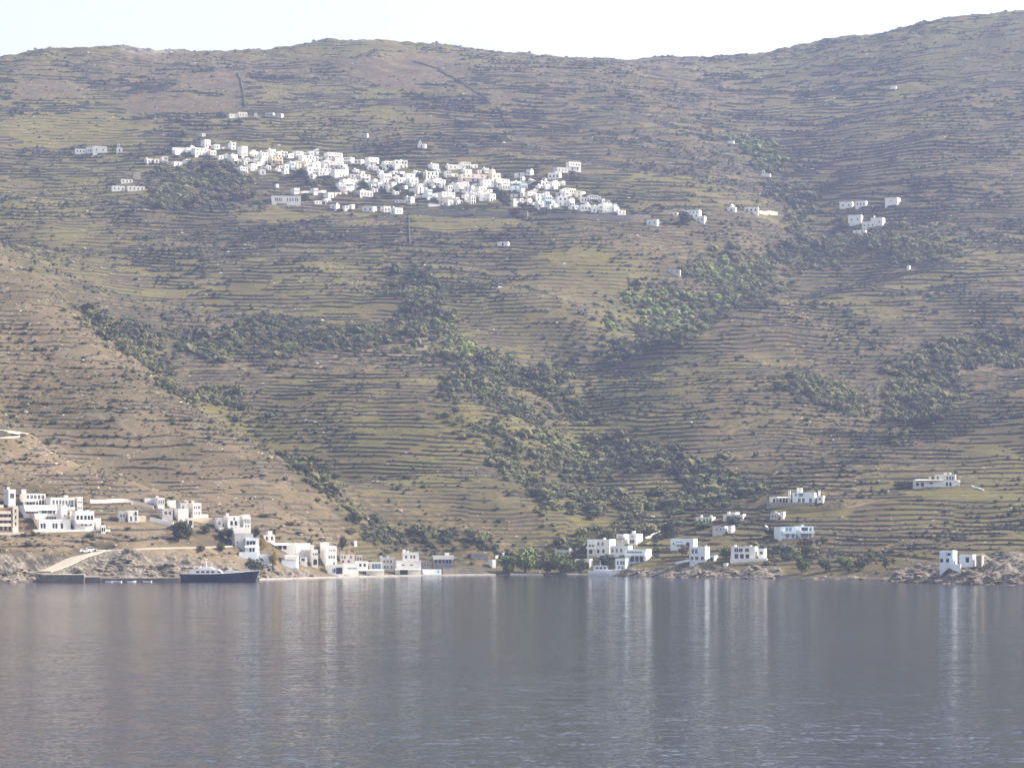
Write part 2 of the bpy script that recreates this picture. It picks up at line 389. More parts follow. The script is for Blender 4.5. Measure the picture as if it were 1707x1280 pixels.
def smooth_line(pts, it=3):
    for _ in range(it):
        pts = [pts[0]] + [(pts[i - 1] + pts[i] * 2 + pts[i + 1]) / 4 for i in range(1, len(pts) - 1)] + [pts[-1]]
    return pts
def cut(line, half, drop=0.25, fade=3.0):
    global Z
    xs = np.array([p.x for p in line]); ys = np.array([p.y for p in line])
    m = (GX > xs.min() - half - fade) & (GX < xs.max() + half + fade) & (GY > ys.min() - half - fade) & (GY < ys.max() + half + fade)
    idx = np.argwhere(m)
    if len(idx) == 0: return
    gx = GX[m]; gy = GY[m]; best = np.full(gx.shape, 1e9); bz = np.zeros(gx.shape)
    for p in line:
        d_ = (gx - p.x) ** 2 + (gy - p.y) ** 2
        k = d_ < best; best = np.where(k, d_, best); bz = np.where(k, p.z, bz)
    best = np.sqrt(best); w_ = 1 - sstep(half, half + fade, best)
    z = Z[m]; Z[m] = z * (1 - w_) + (bz - drop) * w_

ROADS = {}
def road_line(key, pts, half, step=1.0, lift=0.0):
    line = [hit(x, y, Z0) for x, y in pts]
    line = smooth_line(resample(line, step), 40)
    for p in line: p.z += lift
    cut(line, half + 1.0, 0.45); ROADS[key] = (line, half)
road_line('ramp', [(74, 953), (100, 944), (124, 931), (140, 924), (152, 920), (176, 917)], 3.6)
road_line('shore_road', [(176, 917), (215, 916), (250, 913), (300, 912), (345, 912), (380, 910)], 2.2)
road_line('switchback', [(-60, 730), (0, 730), (20, 728), (42, 723), (24, 720), (0, 716), (-60, 712)], 1.7)
road_line('village_road', [(545, 354), (680, 352), (760, 356), (840, 357), (920, 362), (1000, 364), (1080, 364), (1150, 368)], 2.2)
road_line('villa_track', [(1300, 856), (1360, 852), (1410, 848), (1445, 838), (1480, 833)], 1.4)

# ---- the mesh
def grid_mesh(name, gx, gy, gz):
    nc, nr = gx.shape
    co = np.stack([gx, gy, gz], -1).reshape(-1, 3).astype(np.float32)
    ii = np.arange(nc * nr).reshape(nc, nr)
    q = np.stack([ii[:-1, :-1], ii[1:, :-1], ii[1:, 1:], ii[:-1, 1:]], -1).reshape(-1, 4).astype(np.int32)
    me = bpy.data.meshes.new(name)
    me.vertices.add(len(co)); me.vertices.foreach_set('co', co.ravel())
    me.loops.add(q.size); me.loops.foreach_set('vertex_index', q.ravel())
    me.polygons.add(len(q)); me.polygons.foreach_set('loop_start', np.arange(0, q.size, 4, dtype=np.int32))
    me.update(calc_edges=True)
    return me
hill_me = grid_mesh('hillside', GX, GY, Z)
att = hill_me.attributes.new('cover', 'FLOAT_COLOR', 'POINT')
green = np.clip(0.85 * sstep(0.38, 0.56, fbm(GX / 150, GY / 150, 3, 201)) * (0.4 + 0.6 * sstep(0.35, 0.6, fbm(GX / 25, GY / 25, 2, 205))) + 0.6 * meadow + 0.25 * wood + 0.12, 0, 1) * (1 - 0.75 * leftspur)
greenv = green * (1 - 0.8 * smoothf)
tan = np.clip(red * 0.9 + leftspur * (0.28 + 0.30 * sstep(0.42, 0.6, fbm(GX / 30, GY / 30, 3, 211))) + smoothf * 0.12, 0, 1)  # left spur: bare tan ground, paler still to suggest its sunlit flank
rockm = np.clip(np.maximum(np.maximum(outcrop, cliffs), 0.9 * sstep(9, 2, shoredist)), 0, 1)
att.data.foreach_set('color', np.stack([riser, greenv, rockm, tan], -1).reshape(-1).astype(np.float32))

m, nt, b = nodes('hillside_ground')
at = nt.nodes.new('ShaderNodeAttribute'); at.attribute_name = 'cover'
sp = nt.nodes.new('ShaderNodeSeparateColor'); nt.links.new(at.outputs['Color'], sp.inputs[0])
n1 = noise(nt, 0.035, 5, 0.6); n2 = noise(nt, 0.30, 6, 0.75); n3 = noise(nt, 1.1, 3, 0.7)
dry = mixc(nt, ramp(nt, n1.outputs[0], 0.36, 0.64), (0.076, 0.055, 0.028), (0.150, 0.110, 0.055))
scrubby = mixc(nt, ramp(nt, n2.outputs[0], 0.43, 0.56), dry, (0.036, 0.034, 0.021))
gr = mixc(nt, ramp(nt, n2.outputs[0], 0.3, 0.7), (0.066, 0.064, 0.020), (0.138, 0.115, 0.040))
c = mixc(nt, sp.outputs[1], scrubby, gr)
tanc = mixc(nt, ramp(nt, n2.outputs[0], 0.35, 0.65), (0.115, 0.088, 0.057), (0.205, 0.155, 0.100))
c = mixc(nt, mul(nt, at.outputs['Alpha'], 0.85), c, tanc)
rk = mixc(nt, ramp(nt, n3.outputs[0], 0.3, 0.7), (0.050, 0.045, 0.040), (0.235, 0.205, 0.165))
c = mixc(nt, mul(nt, sp.outputs[2], ramp(nt, n3.outputs[0], 0.25, 0.45)), c, rk)
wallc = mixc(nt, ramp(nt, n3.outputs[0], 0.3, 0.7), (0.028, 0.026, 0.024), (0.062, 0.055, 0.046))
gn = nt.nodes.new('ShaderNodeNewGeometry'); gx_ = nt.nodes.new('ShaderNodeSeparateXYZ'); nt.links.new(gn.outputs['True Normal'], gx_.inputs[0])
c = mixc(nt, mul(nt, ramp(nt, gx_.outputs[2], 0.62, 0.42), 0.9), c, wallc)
# pale stones lying about
vor = nt.nodes.new('ShaderNodeTexVoronoi'); vor.inputs['Scale'].default_value = 0.35
tc = nt.nodes.new('ShaderNodeTexCoord'); nt.links.new(tc.outputs['Object'], vor.inputs['Vector'])
c = mixc(nt, mul(nt, ramp(nt, vor.outputs['Distance'], 0.16, 0.08), mul(nt, ramp(nt, n1.outputs[0], 0.45, 0.6), 0.7)), c, (0.26, 0.235, 0.20))
gp_ = nt.nodes.new('ShaderNodeSeparateXYZ'); nt.links.new(gn.outputs['Position'], gp_.inputs[0])
c = mixc(nt, mul(nt, ramp(nt, gp_.outputs[2], 0.9, 0.3), 0.7), c, (0.022, 0.02, 0.018))   # wet, weedy rock at the water line
nt.links.new(c, b.inputs['Base Color']); b.inputs['Roughness'].default_value = 0.95; b.inputs['Specular IOR Level'].default_value = 0.1
bp = nt.nodes.new('ShaderNodeBump'); bp.inputs['Strength'].default_value = 0.5; bp.inputs['Distance'].default_value = 0.5
nt.links.new(n3.outputs[0], bp.inputs['Height']); nt.links.new(bp.outputs[0], b.inputs['Normal'])
MAT['ground'] = m
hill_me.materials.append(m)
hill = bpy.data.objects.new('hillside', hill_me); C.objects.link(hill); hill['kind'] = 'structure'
hill['label'] = 'terraced brown and green mountainside rising from the bay'

# ------------------------------------------------------------------ sea
m, nt, b = nodes('sea_water')
geo = nt.nodes.new('ShaderNodeNewGeometry'); tc = nt.nodes.new('ShaderNodeTexCoord')
def wavelets(scale, amp, det=2.0, stretch=(1, 1, 1)):
    mp = nt.nodes.new('ShaderNodeMapping'); mp.inputs['Scale'].default_value = stretch
    nt.links.new(tc.outputs['Object'], mp.inputs['Vector'])
    n = noise(nt, scale, det, 0.55, mp.outputs[0])
    s = nt.nodes.new('ShaderNodeVectorMath'); s.operation = 'SUBTRACT'; s.inputs[1].default_value = (0.5, 0.5, 0.5)
    nt.links.new(n.outputs['Color'], s.inputs[0])
    k = nt.nodes.new('ShaderNodeVectorMath'); k.operation = 'MULTIPLY'; k.inputs[1].default_value = amp
    nt.links.new(s.outputs[0], k.inputs[0]); return k.outputs[0]
def vadd(a, c_):
    n = nt.nodes.new('ShaderNodeVectorMath'); n.operation = 'ADD'; nt.links.new(a, n.inputs[0]); nt.links.new(c_, n.inputs[1]); return n.outputs[0]
wv = vadd(wavelets(3.0, (0.50, 0.34, 0), 2, (0.7, 1, 1)), wavelets(0.6, (0.08, 0.16, 0), 2, (0.45, 1, 1)))
patch = noise(nt, 0.006, 4, 0.6)
pm = nt.nodes.new('ShaderNodeMapRange'); nt.links.new(patch.outputs[0], pm.inputs[0])
pm.inputs[1].default_value = 0.3; pm.inputs[2].default_value = 0.7; pm.inputs[3].default_value = 0.6; pm.inputs[4].default_value = 1.3
sc_ = nt.nodes.new('ShaderNodeVectorMath'); sc_.operation = 'SCALE'; nt.links.new(wv, sc_.inputs[0]); nt.links.new(pm.outputs[0], sc_.inputs['Scale'])
nn = nt.nodes.new('ShaderNodeVectorMath'); nn.operation = 'NORMALIZE'
nt.links.new(vadd(geo.outputs['Normal'], sc_.outputs[0]), nn.inputs[0])
nt.links.new(nn.outputs[0], b.inputs['Normal'])
b.inputs['Base Color'].default_value = (0.009, 0.020, 0.046, 1); b.inputs['Roughness'].default_value = 0.08; b.inputs['IOR'].default_value = 1.333
MAT['sea'] = m
me = bpy.data.meshes.new('sea'); me.from_pydata([(-2600, -1500, 0), (2600, -1500, 0), (2600, 3000, 0), (-2600, 3000, 0)], [], [(0, 1, 2, 3)]); me.materials.append(m)
sea = bpy.data.objects.new('sea', me); C.objects.link(sea); sea['kind'] = 'structure'; sea['label'] = 'calm slate grey sea with faint ripples'
# ------------------------------------------------------------------ mesh helpers
class MB:
    def __init__(s): s.v = []; s.f = []; s.m = []
    def quad(s, a, b_, c_, d_, m=0):
        k = len(s.v); s.v += [a, b_, c_, d_]; s.f.append((k, k + 1, k + 2, k + 3)); s.m.append(m)
    def box(s, x0, x1, y0, y1, z0, z1, m=0):
        k = len(s.v)
        s.v += [(x0, y0, z0), (x1, y0, z0), (x1, y1, z0), (x0, y1, z0), (x0, y0, z1), (x1, y0, z1), (x1, y1, z1), (x0, y1, z1)]
        for f in ((3, 2, 1, 0), (4, 5, 6, 7), (0, 1, 5, 4), (1, 2, 6, 5), (2, 3, 7, 6), (3, 0, 4, 7)):
            s.f.append(tuple(k + i for i in f)); s.m.append(m)
    def prism(s, poly, y0, y1, m=0):
        """poly in (x,z), extruded along y"""
        k = len(s.v); n_ = len(poly)
        s.v += [(x, y0, z) for x, z in poly] + [(x, y1, z) for x, z in poly]
        s.f.append(tuple(range(k, k + n_))); s.m.append(m)
        s.f.append(tuple(reversed(range(k + n_, k + 2 * n_)))); s.m.append(m)
        for i in range(n_):
            j = (i + 1) % n_
            s.f.append((k + i, k + n_ + i, k + n_ + j, k + j)); s.m.append(m)
    def tube(s, a, b_, r0, r1, n_=7, m=0):
        a = Vector(a); b_ = Vector(b_); d_ = (b_ - a).normalized()
        u = d_.orthogonal().normalized(); w = d_.cross(u); k = len(s.v)
        for p, r in ((a, r0), (b_, r1)):
            for i in range(n_):
                t = 2 * math.pi * i / n_; s.v.append(tuple(p + (u * math.cos(t) + w * math.sin(t)) * r))
        for i in range(n_):
            j = (i + 1) % n_; s.f.append((k + i, k + j, k + n_ + j, k + n_ + i)); s.m.append(m)
        s.f.append(tuple(range(k + n_, k + 2 * n_))); s.m.append(m)
        s.f.append(tuple(reversed(range(k, k + n_)))); s.m.append(m)
    def mesh(s, name, mats):
        me = bpy.data.meshes.new(name); me.from_pydata(s.v, [], s.f)
        for mm in mats: me.materials.append(MAT[mm])
        if len(mats) > 1: me.polygons.foreach_set('material_index', s.m)
        me.update(); return me
def link(name, me, parent=None, loc=(0, 0, 0), rz=0.0, scale=None):
    o = bpy.data.objects.new(name, me); C.objects.link(o); o.location = loc; o.rotation_euler = (0, 0, rz)
    if scale: o.scale = scale
    if parent: o.parent = parent
    return o
def tag(o, label=None, cat=None, group=None, kind=None):
    if label: o['label'] = label
    if cat: o['category'] = cat
    if group: o['group'] = group
    if kind: o['kind'] = kind
    return o
_cache = {}
def shared(key, fn):
    if key not in _cache: _cache[key] = fn()
    return _cache[key]

# ---- openings: x along the wall, y into the wall, z up; origin at the sill centre
def q5(x): return round(x * 10) / 10
def opening(parent, kind, x, y, z, w, h, rz=0.0, col='frame_white', shut=False):
    """a window or door with its pane; the wall has a recess behind it"""
    w, h = max(q5(w), .4), max(q5(h), .4)
    nm = {'w': 'window', 'd': 'door', 'a': 'arched_window', 's': 'window'}[kind]
    if kind == 'a':
        def mk():
            mb = MB(); n_ = 9; r = w / 2
            ring = [(r * math.cos(math.pi * i / (n_ - 1)), h - r + r * math.sin(math.pi * i / (n_ - 1))) for i in range(n_)]
            o_ = [(r, 0)] + ring + [(-r, 0)]; s_ = 0.86
            i_ = [(a * s_, 0.0 if c_ == 0 else (c_ - h / 2) * s_ + h / 2) for a, c_ in o_]
            for k in range(len(o_) - 1):
                for dy0, dy1 in ((-0.06, -0.06),):
                    mb.quad((o_[k][0], -0.06, o_[k][1]), (i_[k][0], -0.06, i_[k][1]), (i_[k + 1][0], -0.06, i_[k + 1][1]), (o_[k + 1][0], -0.06, o_[k + 1][1]))
                mb.quad((o_[k][0], -0.06, o_[k][1]), (o_[k + 1][0], -0.06, o_[k + 1][1]), (o_[k + 1][0], 0.02, o_[k + 1][1]), (o_[k][0], 0.02, o_[k][1]))
            return mb.mesh('arched_window', [col])
        def mkp():
            mb = MB(); n_ = 9; r = w / 2 * 0.86
            poly = [(-r, 0.02), (r, 0.02)] + [(r * math.cos(math.pi * i / (n_ - 1)), h - w / 2 + r * math.sin(math.pi * i / (n_ - 1))) for i in range(n_)]
            mb.prism(poly, -0.03, 0.0); return mb.mesh('pane', ['pane'])
        o = link(nm, shared(('a', w, h, col), mk), parent, (x, y, z), rz)
        link('pane', shared(('ap', w, h), mkp), o)
        return o
    def mk():
        mb = MB(); t = 0.09
        mb.box(-w / 2, -w / 2 + t, 0.06, 0.14, 0, h); mb.box(w / 2 - t, w / 2, 0.06, 0.14, 0, h)
        mb.box(-w / 2 + t, w / 2 - t, 0.06, 0.14, h - t, h); mb.box(-w / 2 + t, w / 2 - t, 0.06, 0.14, 0, t)
        if kind == 'w' and w > 0.7: mb.box(-0.035, 0.035, 0.07, 0.13, t, h - t)
        if kind == 'w': mb.box(-w / 2 - .08, w / 2 + .08, -0.07, 0.05, -0.08, 0.0)
        return mb.mesh(nm, [col])
    def mkp():
        mb = MB(); mb.box(-w / 2 + .09, w / 2 - .09, 0.10, 0.12, 0.09, h - .09)
        return mb.mesh('pane', ['pane' if kind == 'w' else ('shutter_blue' if col == 'shutter_blue' else 'pane')])
    o = link(nm, shared((kind, w, h, col), mk), parent, (x, y, z), rz)
    sc = parent.get('_sh')
    if sc and shut and kind == 'w' and w <= 1.4 and rng.random() < .7:
        def mks():
            mb = MB(); hw = w / 2
            mb.box(-hw / 2, hw / 2, -0.05, -0.004, 0, h)
            for q_ in range(4): mb.box(-hw / 2 + .06, hw / 2 - .06, -0.065, -0.051, h * (.08 + .22 * q_), h * (.08 + .22 * q_) + h * .15)
            return mb.mesh('shutter', [sc])
        sm = shared(('sh', w, h, sc), mks)
        for sg in (-1, 1): link('shutter', sm, o, (sg * w * .78, 0, 0))
    link('pane', shared((kind, w, h, 'p', col == 'shutter_blue'), mkp), o)
    return o
def wall_block(mb, u0, u1, v0, v1, z0, z1, holes, par=0.45, th=0.3, m=0):
    """box with recessed front openings and a hollow parapet; holes = (x0,x1,za,zb)"""
    xs = sorted({u0, u1, *[h[0] for h in holes], *[h[1] for h in holes]}); zs = sorted({z0, z1, *[h[2] for h in holes], *[h[3] for h in holes]})
    for i in range(len(xs) - 1):
        for j in range(len(zs) - 1):
            cx_, cz_ = (xs[i] + xs[i + 1]) / 2, (zs[j] + zs[j + 1]) / 2
            if any(h[0] < cx_ < h[1] and h[2] < cz_ < h[3] for h in holes): continue
            mb.quad((xs[i], v0, zs[j]), (xs[i + 1], v0, zs[j]), (xs[i + 1], v0, zs[j + 1]), (xs[i], v0, zs[j + 1]), m)
    for a, b_, c_, d_ in holes:
        e = v0 + 0.22
        mb.quad((a, v0, c_), (a, v0, d_), (a, e, d_), (a, e, c_), m); mb.quad((b_, v0, d_), (b_, v0, c_), (b_, e, c_), (b_, e, d_), m)
        mb.quad((a, v0, d_), (b_, v0, d_), (b_, e, d_), (a, e, d_), m); mb.quad((b_, v0, c_), (a, v0, c_), (a, e, c_), (b_, e, c_), m)
        mb.quad((a, e, c_), (b_, e, c_), (b_, e, d_), (a, e, d_), m)
    mb.quad((u1, v0, z0), (u1, v1, z0), (u1, v1, z1), (u1, v0, z1), m); mb.quad((u0, v1, z0), (u0, v0, z0), (u0, v0, z1), (u0, v1, z1), m)
    mb.quad((u1, v1, z0), (u0, v1, z0), (u0, v1, z1), (u1, v1, z1), m)
    a0, a1, b0, b1, zi = u0 + th, u1 - th, v0 + th, v1 - th, z1 - par
    for P_, Q_ in (((u0, v0, a0, b0), (u1, v0, a1, b0)), ((u1, v0, a1, b0), (u1, v1, a1, b1)), ((u1, v1, a1, b1), (u0, v1, a0, b1)), ((u0, v1, a0, b1), (u0, v0, a0, b0))):
        mb.quad((P_[0], P_[1], z1), (Q_[0], Q_[1], z1), (Q_[2], Q_[3], z1), (P_[2], P_[3], z1), m)
        mb.quad((P_[2], P_[3], z1), (Q_[2], Q_[3], z1), (Q_[2], Q_[3], zi - .1), (P_[2], P_[3], zi - .1), m)

def build_house(label, cat, yaw, blocks, group=None, wallmat='white_plaster', frame=None, extras=(), name='house', skirt=3.0, depth=6.5, seat=None, sides=True, shutters=None):
    """blocks: (x0,x1,ytop,ybase[,setback,depth,rows,mat]); rows: (height fraction, count or fractions, w, h, kind)
       first block is the one that stands on the ground. extras: chimneys, awnings, balconies, walls, stairs."""
    b0 = blocks[0]
    xc = (min(b[0] for b in blocks) + max(b[1] for b in blocks)) / 2; yb = max(b[3] for b in blocks)
    p = seat if seat else hit(xc, yb)
    mpp = p.y / F; ya = R(yaw); cs, sn = math.cos(ya), math.sin(ya)
    root = link(name, None, None, p, ya); root.empty_display_size = 1
    tag(root, label, cat, group)
    if shutters: root['_sh'] = shutters
    frame = frame or 'frame_white'
    fronts = []
    for bi, bl in enumerate(blocks):
        x0, x1, y0, y1 = bl[:4]
        setb = bl[4] if len(bl) > 4 else 0.0; dp = bl[5] if len(bl) > 5 and bl[5] else depth
        rows = bl[6] if len(bl) > 6 else []; mat = bl[7] if len(bl) > 7 else wallmat
        a, c_ = (x0 - xc) * mpp, (x1 - xc) * mpp
        # the receding side takes part of the outline
        side = min(dp * abs(sn), (c_ - a) * 0.45)
        a2, c2 = (a + side, c_) if yaw > 0 else (a, c_ - side)
        u0, u1 = a2 / cs, c2 / cs
        if yaw > 0: u0 -= 0; 
        # setback shifts sideways as well: keep the outline where it stands
        u0 += setb * sn / cs; u1 += setb * sn / cs
        z1 = (yb - y0) * mpp; zb = (yb - y1) * mpp; z0 = -skirt if y1 >= yb - 0.6 or bi == 0 else zb - 0.8 - setb * 0.2
        holes = []; ops = []
        for r in rows:
            fz, cnt, w, h, kd_ = r[:5]
            fr = cnt if isinstance(cnt, (list, tuple)) else [(k + 0.5) / cnt for k in range(cnt)]
            zc = zb + (z1 - zb) * fz
            w = min(w, (u1 - u0) / max(1, len(fr)) * 0.72)
            if w < 0.35: continue
            for f in fr:
                x = u0 + (u1 - u0) * (0.04 + 0.92 * f)
                h_ = min(h, (z1 - zb) * 0.85)
                if kd_ == 'd': zl = zc - h_ / 2
                else: zl = zc - h_ / 2
                zl = max(zl, zb + 0.02)
                if kd_ != 'a':
                    ww, hh = max(q5(w), .4), max(q5(h_), .4)
                    H = (x - ww / 2, x + ww / 2, zl, zl + hh)
                    if H[0] < u0 + .12 or H[1] > u1 - .12 or H[3] > z1 - .5: 
                        if H[3] > z1 - .3 or H[0] < u0 + .05 or H[1] > u1 - .05: continue
                    if any(not (H[1] <= q[0] or H[0] >= q[1] or H[3] <= q[2] or H[2] >= q[3]) for q in holes): continue
                    holes.append(H)
                ops.append((kd_, x, zl, w, h_, w * 2.1 < (u1 - u0) / max(1, len(fr)) and u0 + w * 1.4 < x < u1 - w * 1.4 and not isinstance(cnt, (list, tuple)) or (isinstance(cnt, (list, tuple)) and min([1.0] + [q_ - p_ for p_, q_ in zip(cnt, cnt[1:])]) * (u1 - u0) > 2.2 * w and u0 + w * 1.4 < x < u1 - w * 1.4)))
        mb = MB(); wall_block(mb, u0, u1, setb, setb + dp, z0, z1, holes, par=min(.5, (z1 - zb) * .12))
        link('wall', mb.mesh('wall', [mat]), root)
        par = min(.5, (z1 - zb) * .12)
        mb = MB(); mb.box(u0 + .301, u1 - .301, setb + .301, setb + dp - .301, z1 - par - .12, z1 - par)
        link('roof', mb.mesh('roof', ['roof_screed' if mat != 'rubble_stone' else 'rubble_stone']), root)
        for kd_, x, zl, w, h_, sh_ in ops: opening(root, kd_, x, setb, zl, w, h_, 0.0, frame, sh_)
        # a couple of windows in the visible side wall
        if sides and dp > 4 and (z1 - zb) > 2.2:
            sx = u0 if yaw > 0 else u1; rz = R(-90) if yaw > 0 else R(90)
            for st in range(max(1, int((z1 - zb) / 3.0))):
                zz = zb + st * 3.0 + 1.1
                if zz + 1.2 < z1 - 0.5 and rng.random() < 0.7:
                    o = opening(root, 'w', sx - (.16 if yaw > 0 else -.16), setb + dp * rng.uniform(.3, .6), zz, 0.8, 1.0, rz, frame)
        fronts.append((u0, u1, setb, dp, zb, z1))
    if '_sh' in root: del root['_sh']
    # roof clutter: a water tank or a solar heater on some roofs
    u0, u1, sb, dp, zb, z1 = fronts[0]; cr = random.Random(int(xc * 31 + yb * 7))
    if u1 - u0 > 4 and cr.random() < .4 and name in ('house', 'hotel', 'hotel_wing', 'taverna', 'villa'):
        x = cr.uniform(u0 + 1.2, u1 - 1.2); y = sb + dp * .6; zr = z1 - min(.5, (z1 - zb) * .12)
        if cr.random() < .5:
            tk = shared('tank', lambda: (lambda q: (q.tube((0, 0, 0), (0, 0, 1.1), .5, .5, 10), q.tube((0, 0, 1.1), (0, 0, 1.25), .5, .15, 10), q.mesh('water_tank', ['frame_white']))[1])(MB())); link('water_tank', tk, root, (x, y, zr))
        else:
            tk = shared('solar', lambda: (lambda q: (q.tube((-.6, .5, 1.0), (.6, .5, 1.0), .25, .25, 8), q.prism([(-.6, .9), (.6, .9), (.6, 1.0), (-.6, 1.0)], -.0, .5), q.box(-.5, .5, -.6, .0, .35, .42, 1), q.box(-.5, -.42, -.6, .5, 0, .4), q.box(.42, .5, -.6, .5, 0, .4), q.mesh('solar_heater', ['steel', 'pane']))[1])(MB())); link('solar_heater', tk, root, (x, y, zr))
    def ux(px): return (px - xc) * mpp / cs
    for e in extras:
        k = e[0]
        if k == 'chimney':      # px, top y, block index
            u0, u1, sb, dp, zb, z1 = fronts[e[3]]
            x = min(max(ux(e[1]), u0 + .5), u1 - .5); zt = (yb - e[2]) * mpp; w = e[4] if len(e) > 4 else .8
            mb = MB(); mb.box(x - w / 2, x + w / 2, sb + dp * .4, sb + dp * .4 + w, z1 - .5, zt - .15); mb.box(x - w / 2 - .08, x + w / 2 + .08, sb + dp * .4 - .08, sb + dp * .4 + w + .08, zt - .15, zt)
            link('chimney', mb.mesh('chimney', [wallmat if wallmat != 'rubble_stone' else 'white_plaster']), root)
        elif k == 'dome':
            u0, u1, sb, dp, zb, z1 = fronts[e[3]]; x = min(max(ux(e[1]), u0 + .8), u1 - .8); r = e[2]
            mb = MB(); mb.tube((x, sb + dp / 2, z1 - .6), (x, sb + dp / 2, z1 + r * .5), r, r, 14)
            for a in range(5):
                t0, t1 = a * math.pi / 10, (a + 1) * math.pi / 10
                mb.tube((x, sb + dp / 2, z1 + r * .5 + r * math.sin(t0)), (x, sb + dp / 2, z1 + r * .5 + r * math.sin(t1) + .001), r * math.cos(t0), max(r * math.cos(t1), .02), 14)
            mb.box(x - .06, x + .06, sb + dp / 2 - .06, sb + dp / 2 + .06, z1 + r * 1.4, z1 + r * 1.5 + 1.0); mb.box(x - .3, x + .3, sb + dp / 2 - .05, sb + dp / 2 + .05, z1 + r * 1.5 + .5, z1 + r * 1.5 + .62)
            link('dome', mb.mesh('dome', [wallmat]), root)
        elif k == 'belfry':
            u0, u1, sb, dp, zb, z1 = fronts[e[2]]; x = min(max(ux(e[1]), u0 + .8), u1 - .8)
            mb = MB(); mb.box(x - .8, x - .45, sb + .1, sb + .6, z1 - .3, z1 + 1.9); mb.box(x + .45, x + .8, sb + .1, sb + .6, z1 - .3, z1 + 1.9)
            mb.prism([(x - .8, z1 + 1.9), (x + .8, z1 + 1.9), (x, z1 + 2.9)], sb + .1, sb + .6)
            link('belfry', mb.mesh('belfry', [wallmat]), root)
        elif k == 'awning':     # x0,x1,y front edge, reach, material, block
            bi = e[6] if len(e) > 6 else 0
            u0, u1, sb, dp, zb, z1 = fronts[bi]; a, c_ = max(ux(e[1]), u0 - .6), min(ux(e[2]), u1 + .6); z = (yb - e[3]) * mpp; rc = e[4]
            mb = MB(); k0 = len(mb.v)
            mb.v += [(a, sb - rc, z), (c_, sb - rc, z), (c_, sb + .05, z + .35), (a, sb + .05, z + .35), (a, sb - rc, z + .16), (c_, sb - rc, z + .16), (c_, sb + .05, z + .51), (a, sb + .05, z + .51)]
            for f in ((3, 2, 1, 0), (4, 5, 6, 7), (0, 1, 5, 4), (1, 2, 6, 5), (2, 3, 7, 6), (3, 0, 4, 7)): mb.f.append(f); mb.m.append(0)
            aw = link('awning', mb.mesh('awning', [e[5]]), root)
            n_ = max(2, int((c_ - a) / 3.2) + 1)
            pm_ = shared(('post', q5(z + 3)), lambda: (lambda q: (q.box(-.07, .07, -.07, .07, -2.5, z), q.mesh('post', ['frame_white']))[1])(MB()))
            for i in range(n_): link('post', pm_, aw, (a + .15 + (c_ - a - .3) * i / (n_ - 1), sb - rc + .15, 0))
        elif k == 'balcony':    # x0,x1,y of the slab, reach, block, material
            u0, u1, sb, dp, zb, z1 = fronts[e[5]]; a, c_ = max(ux(e[1]), u0), min(ux(e[2]), u1); z = (yb - e[3]) * mpp; rc = e[4]
            if c_ - a < .8: continue
            mb = MB(); mb.box(a, c_, sb - rc, sb + .02, z - .16, z)
            mb.box(a, c_, sb - rc, sb - rc + .12, z, z + .9); mb.box(a, a + .12, sb - rc + .12, sb, z, z + .9); mb.box(c_ - .12, c_, sb - rc + .12, sb, z, z + .9)
            link('balcony', mb.mesh('balcony', [e[6] if len(e) > 6 else wallmat]), root)
        elif k == 'yard_wall':       # x0,x1,ytop,ybot,reach,material : low wall or podium in front
            a, c_ = ux(e[1]), ux(e[2]); zt = (yb - e[3]) * mpp; zl = (yb - e[4]) * mpp
            mb = MB(); mb.box(a, c_, -e[5], -e[5] + .5 if len(e) > 7 else .1, zl - 1.5, zt)
            link('terrace_wall', mb.mesh('terrace_wall', [e[6]]), root)
        elif k == 'stair':      # x0,y0 (top) -> x1,y1 (bottom), on the front
            x0_, y0_, x1_, y1_ = e[1:5]; sb = -0.05; n_ = 9; mb = MB()
            for i in range(n_):
                xa = ux(x0_ + (x1_ - x0_) * i / n_); xb = ux(x0_ + (x1_ - x0_) * (i + 1) / n_); z = (yb - (y0_ + (y1_ - y0_) * (i + .5) / n_)) * mpp
                mb.box(min(xa, xb), max(xa, xb) - .002, sb - 1.3, sb, z - .9, z)
            link('stair', mb.mesh('stair', ['white_plaster']), root)
    return root
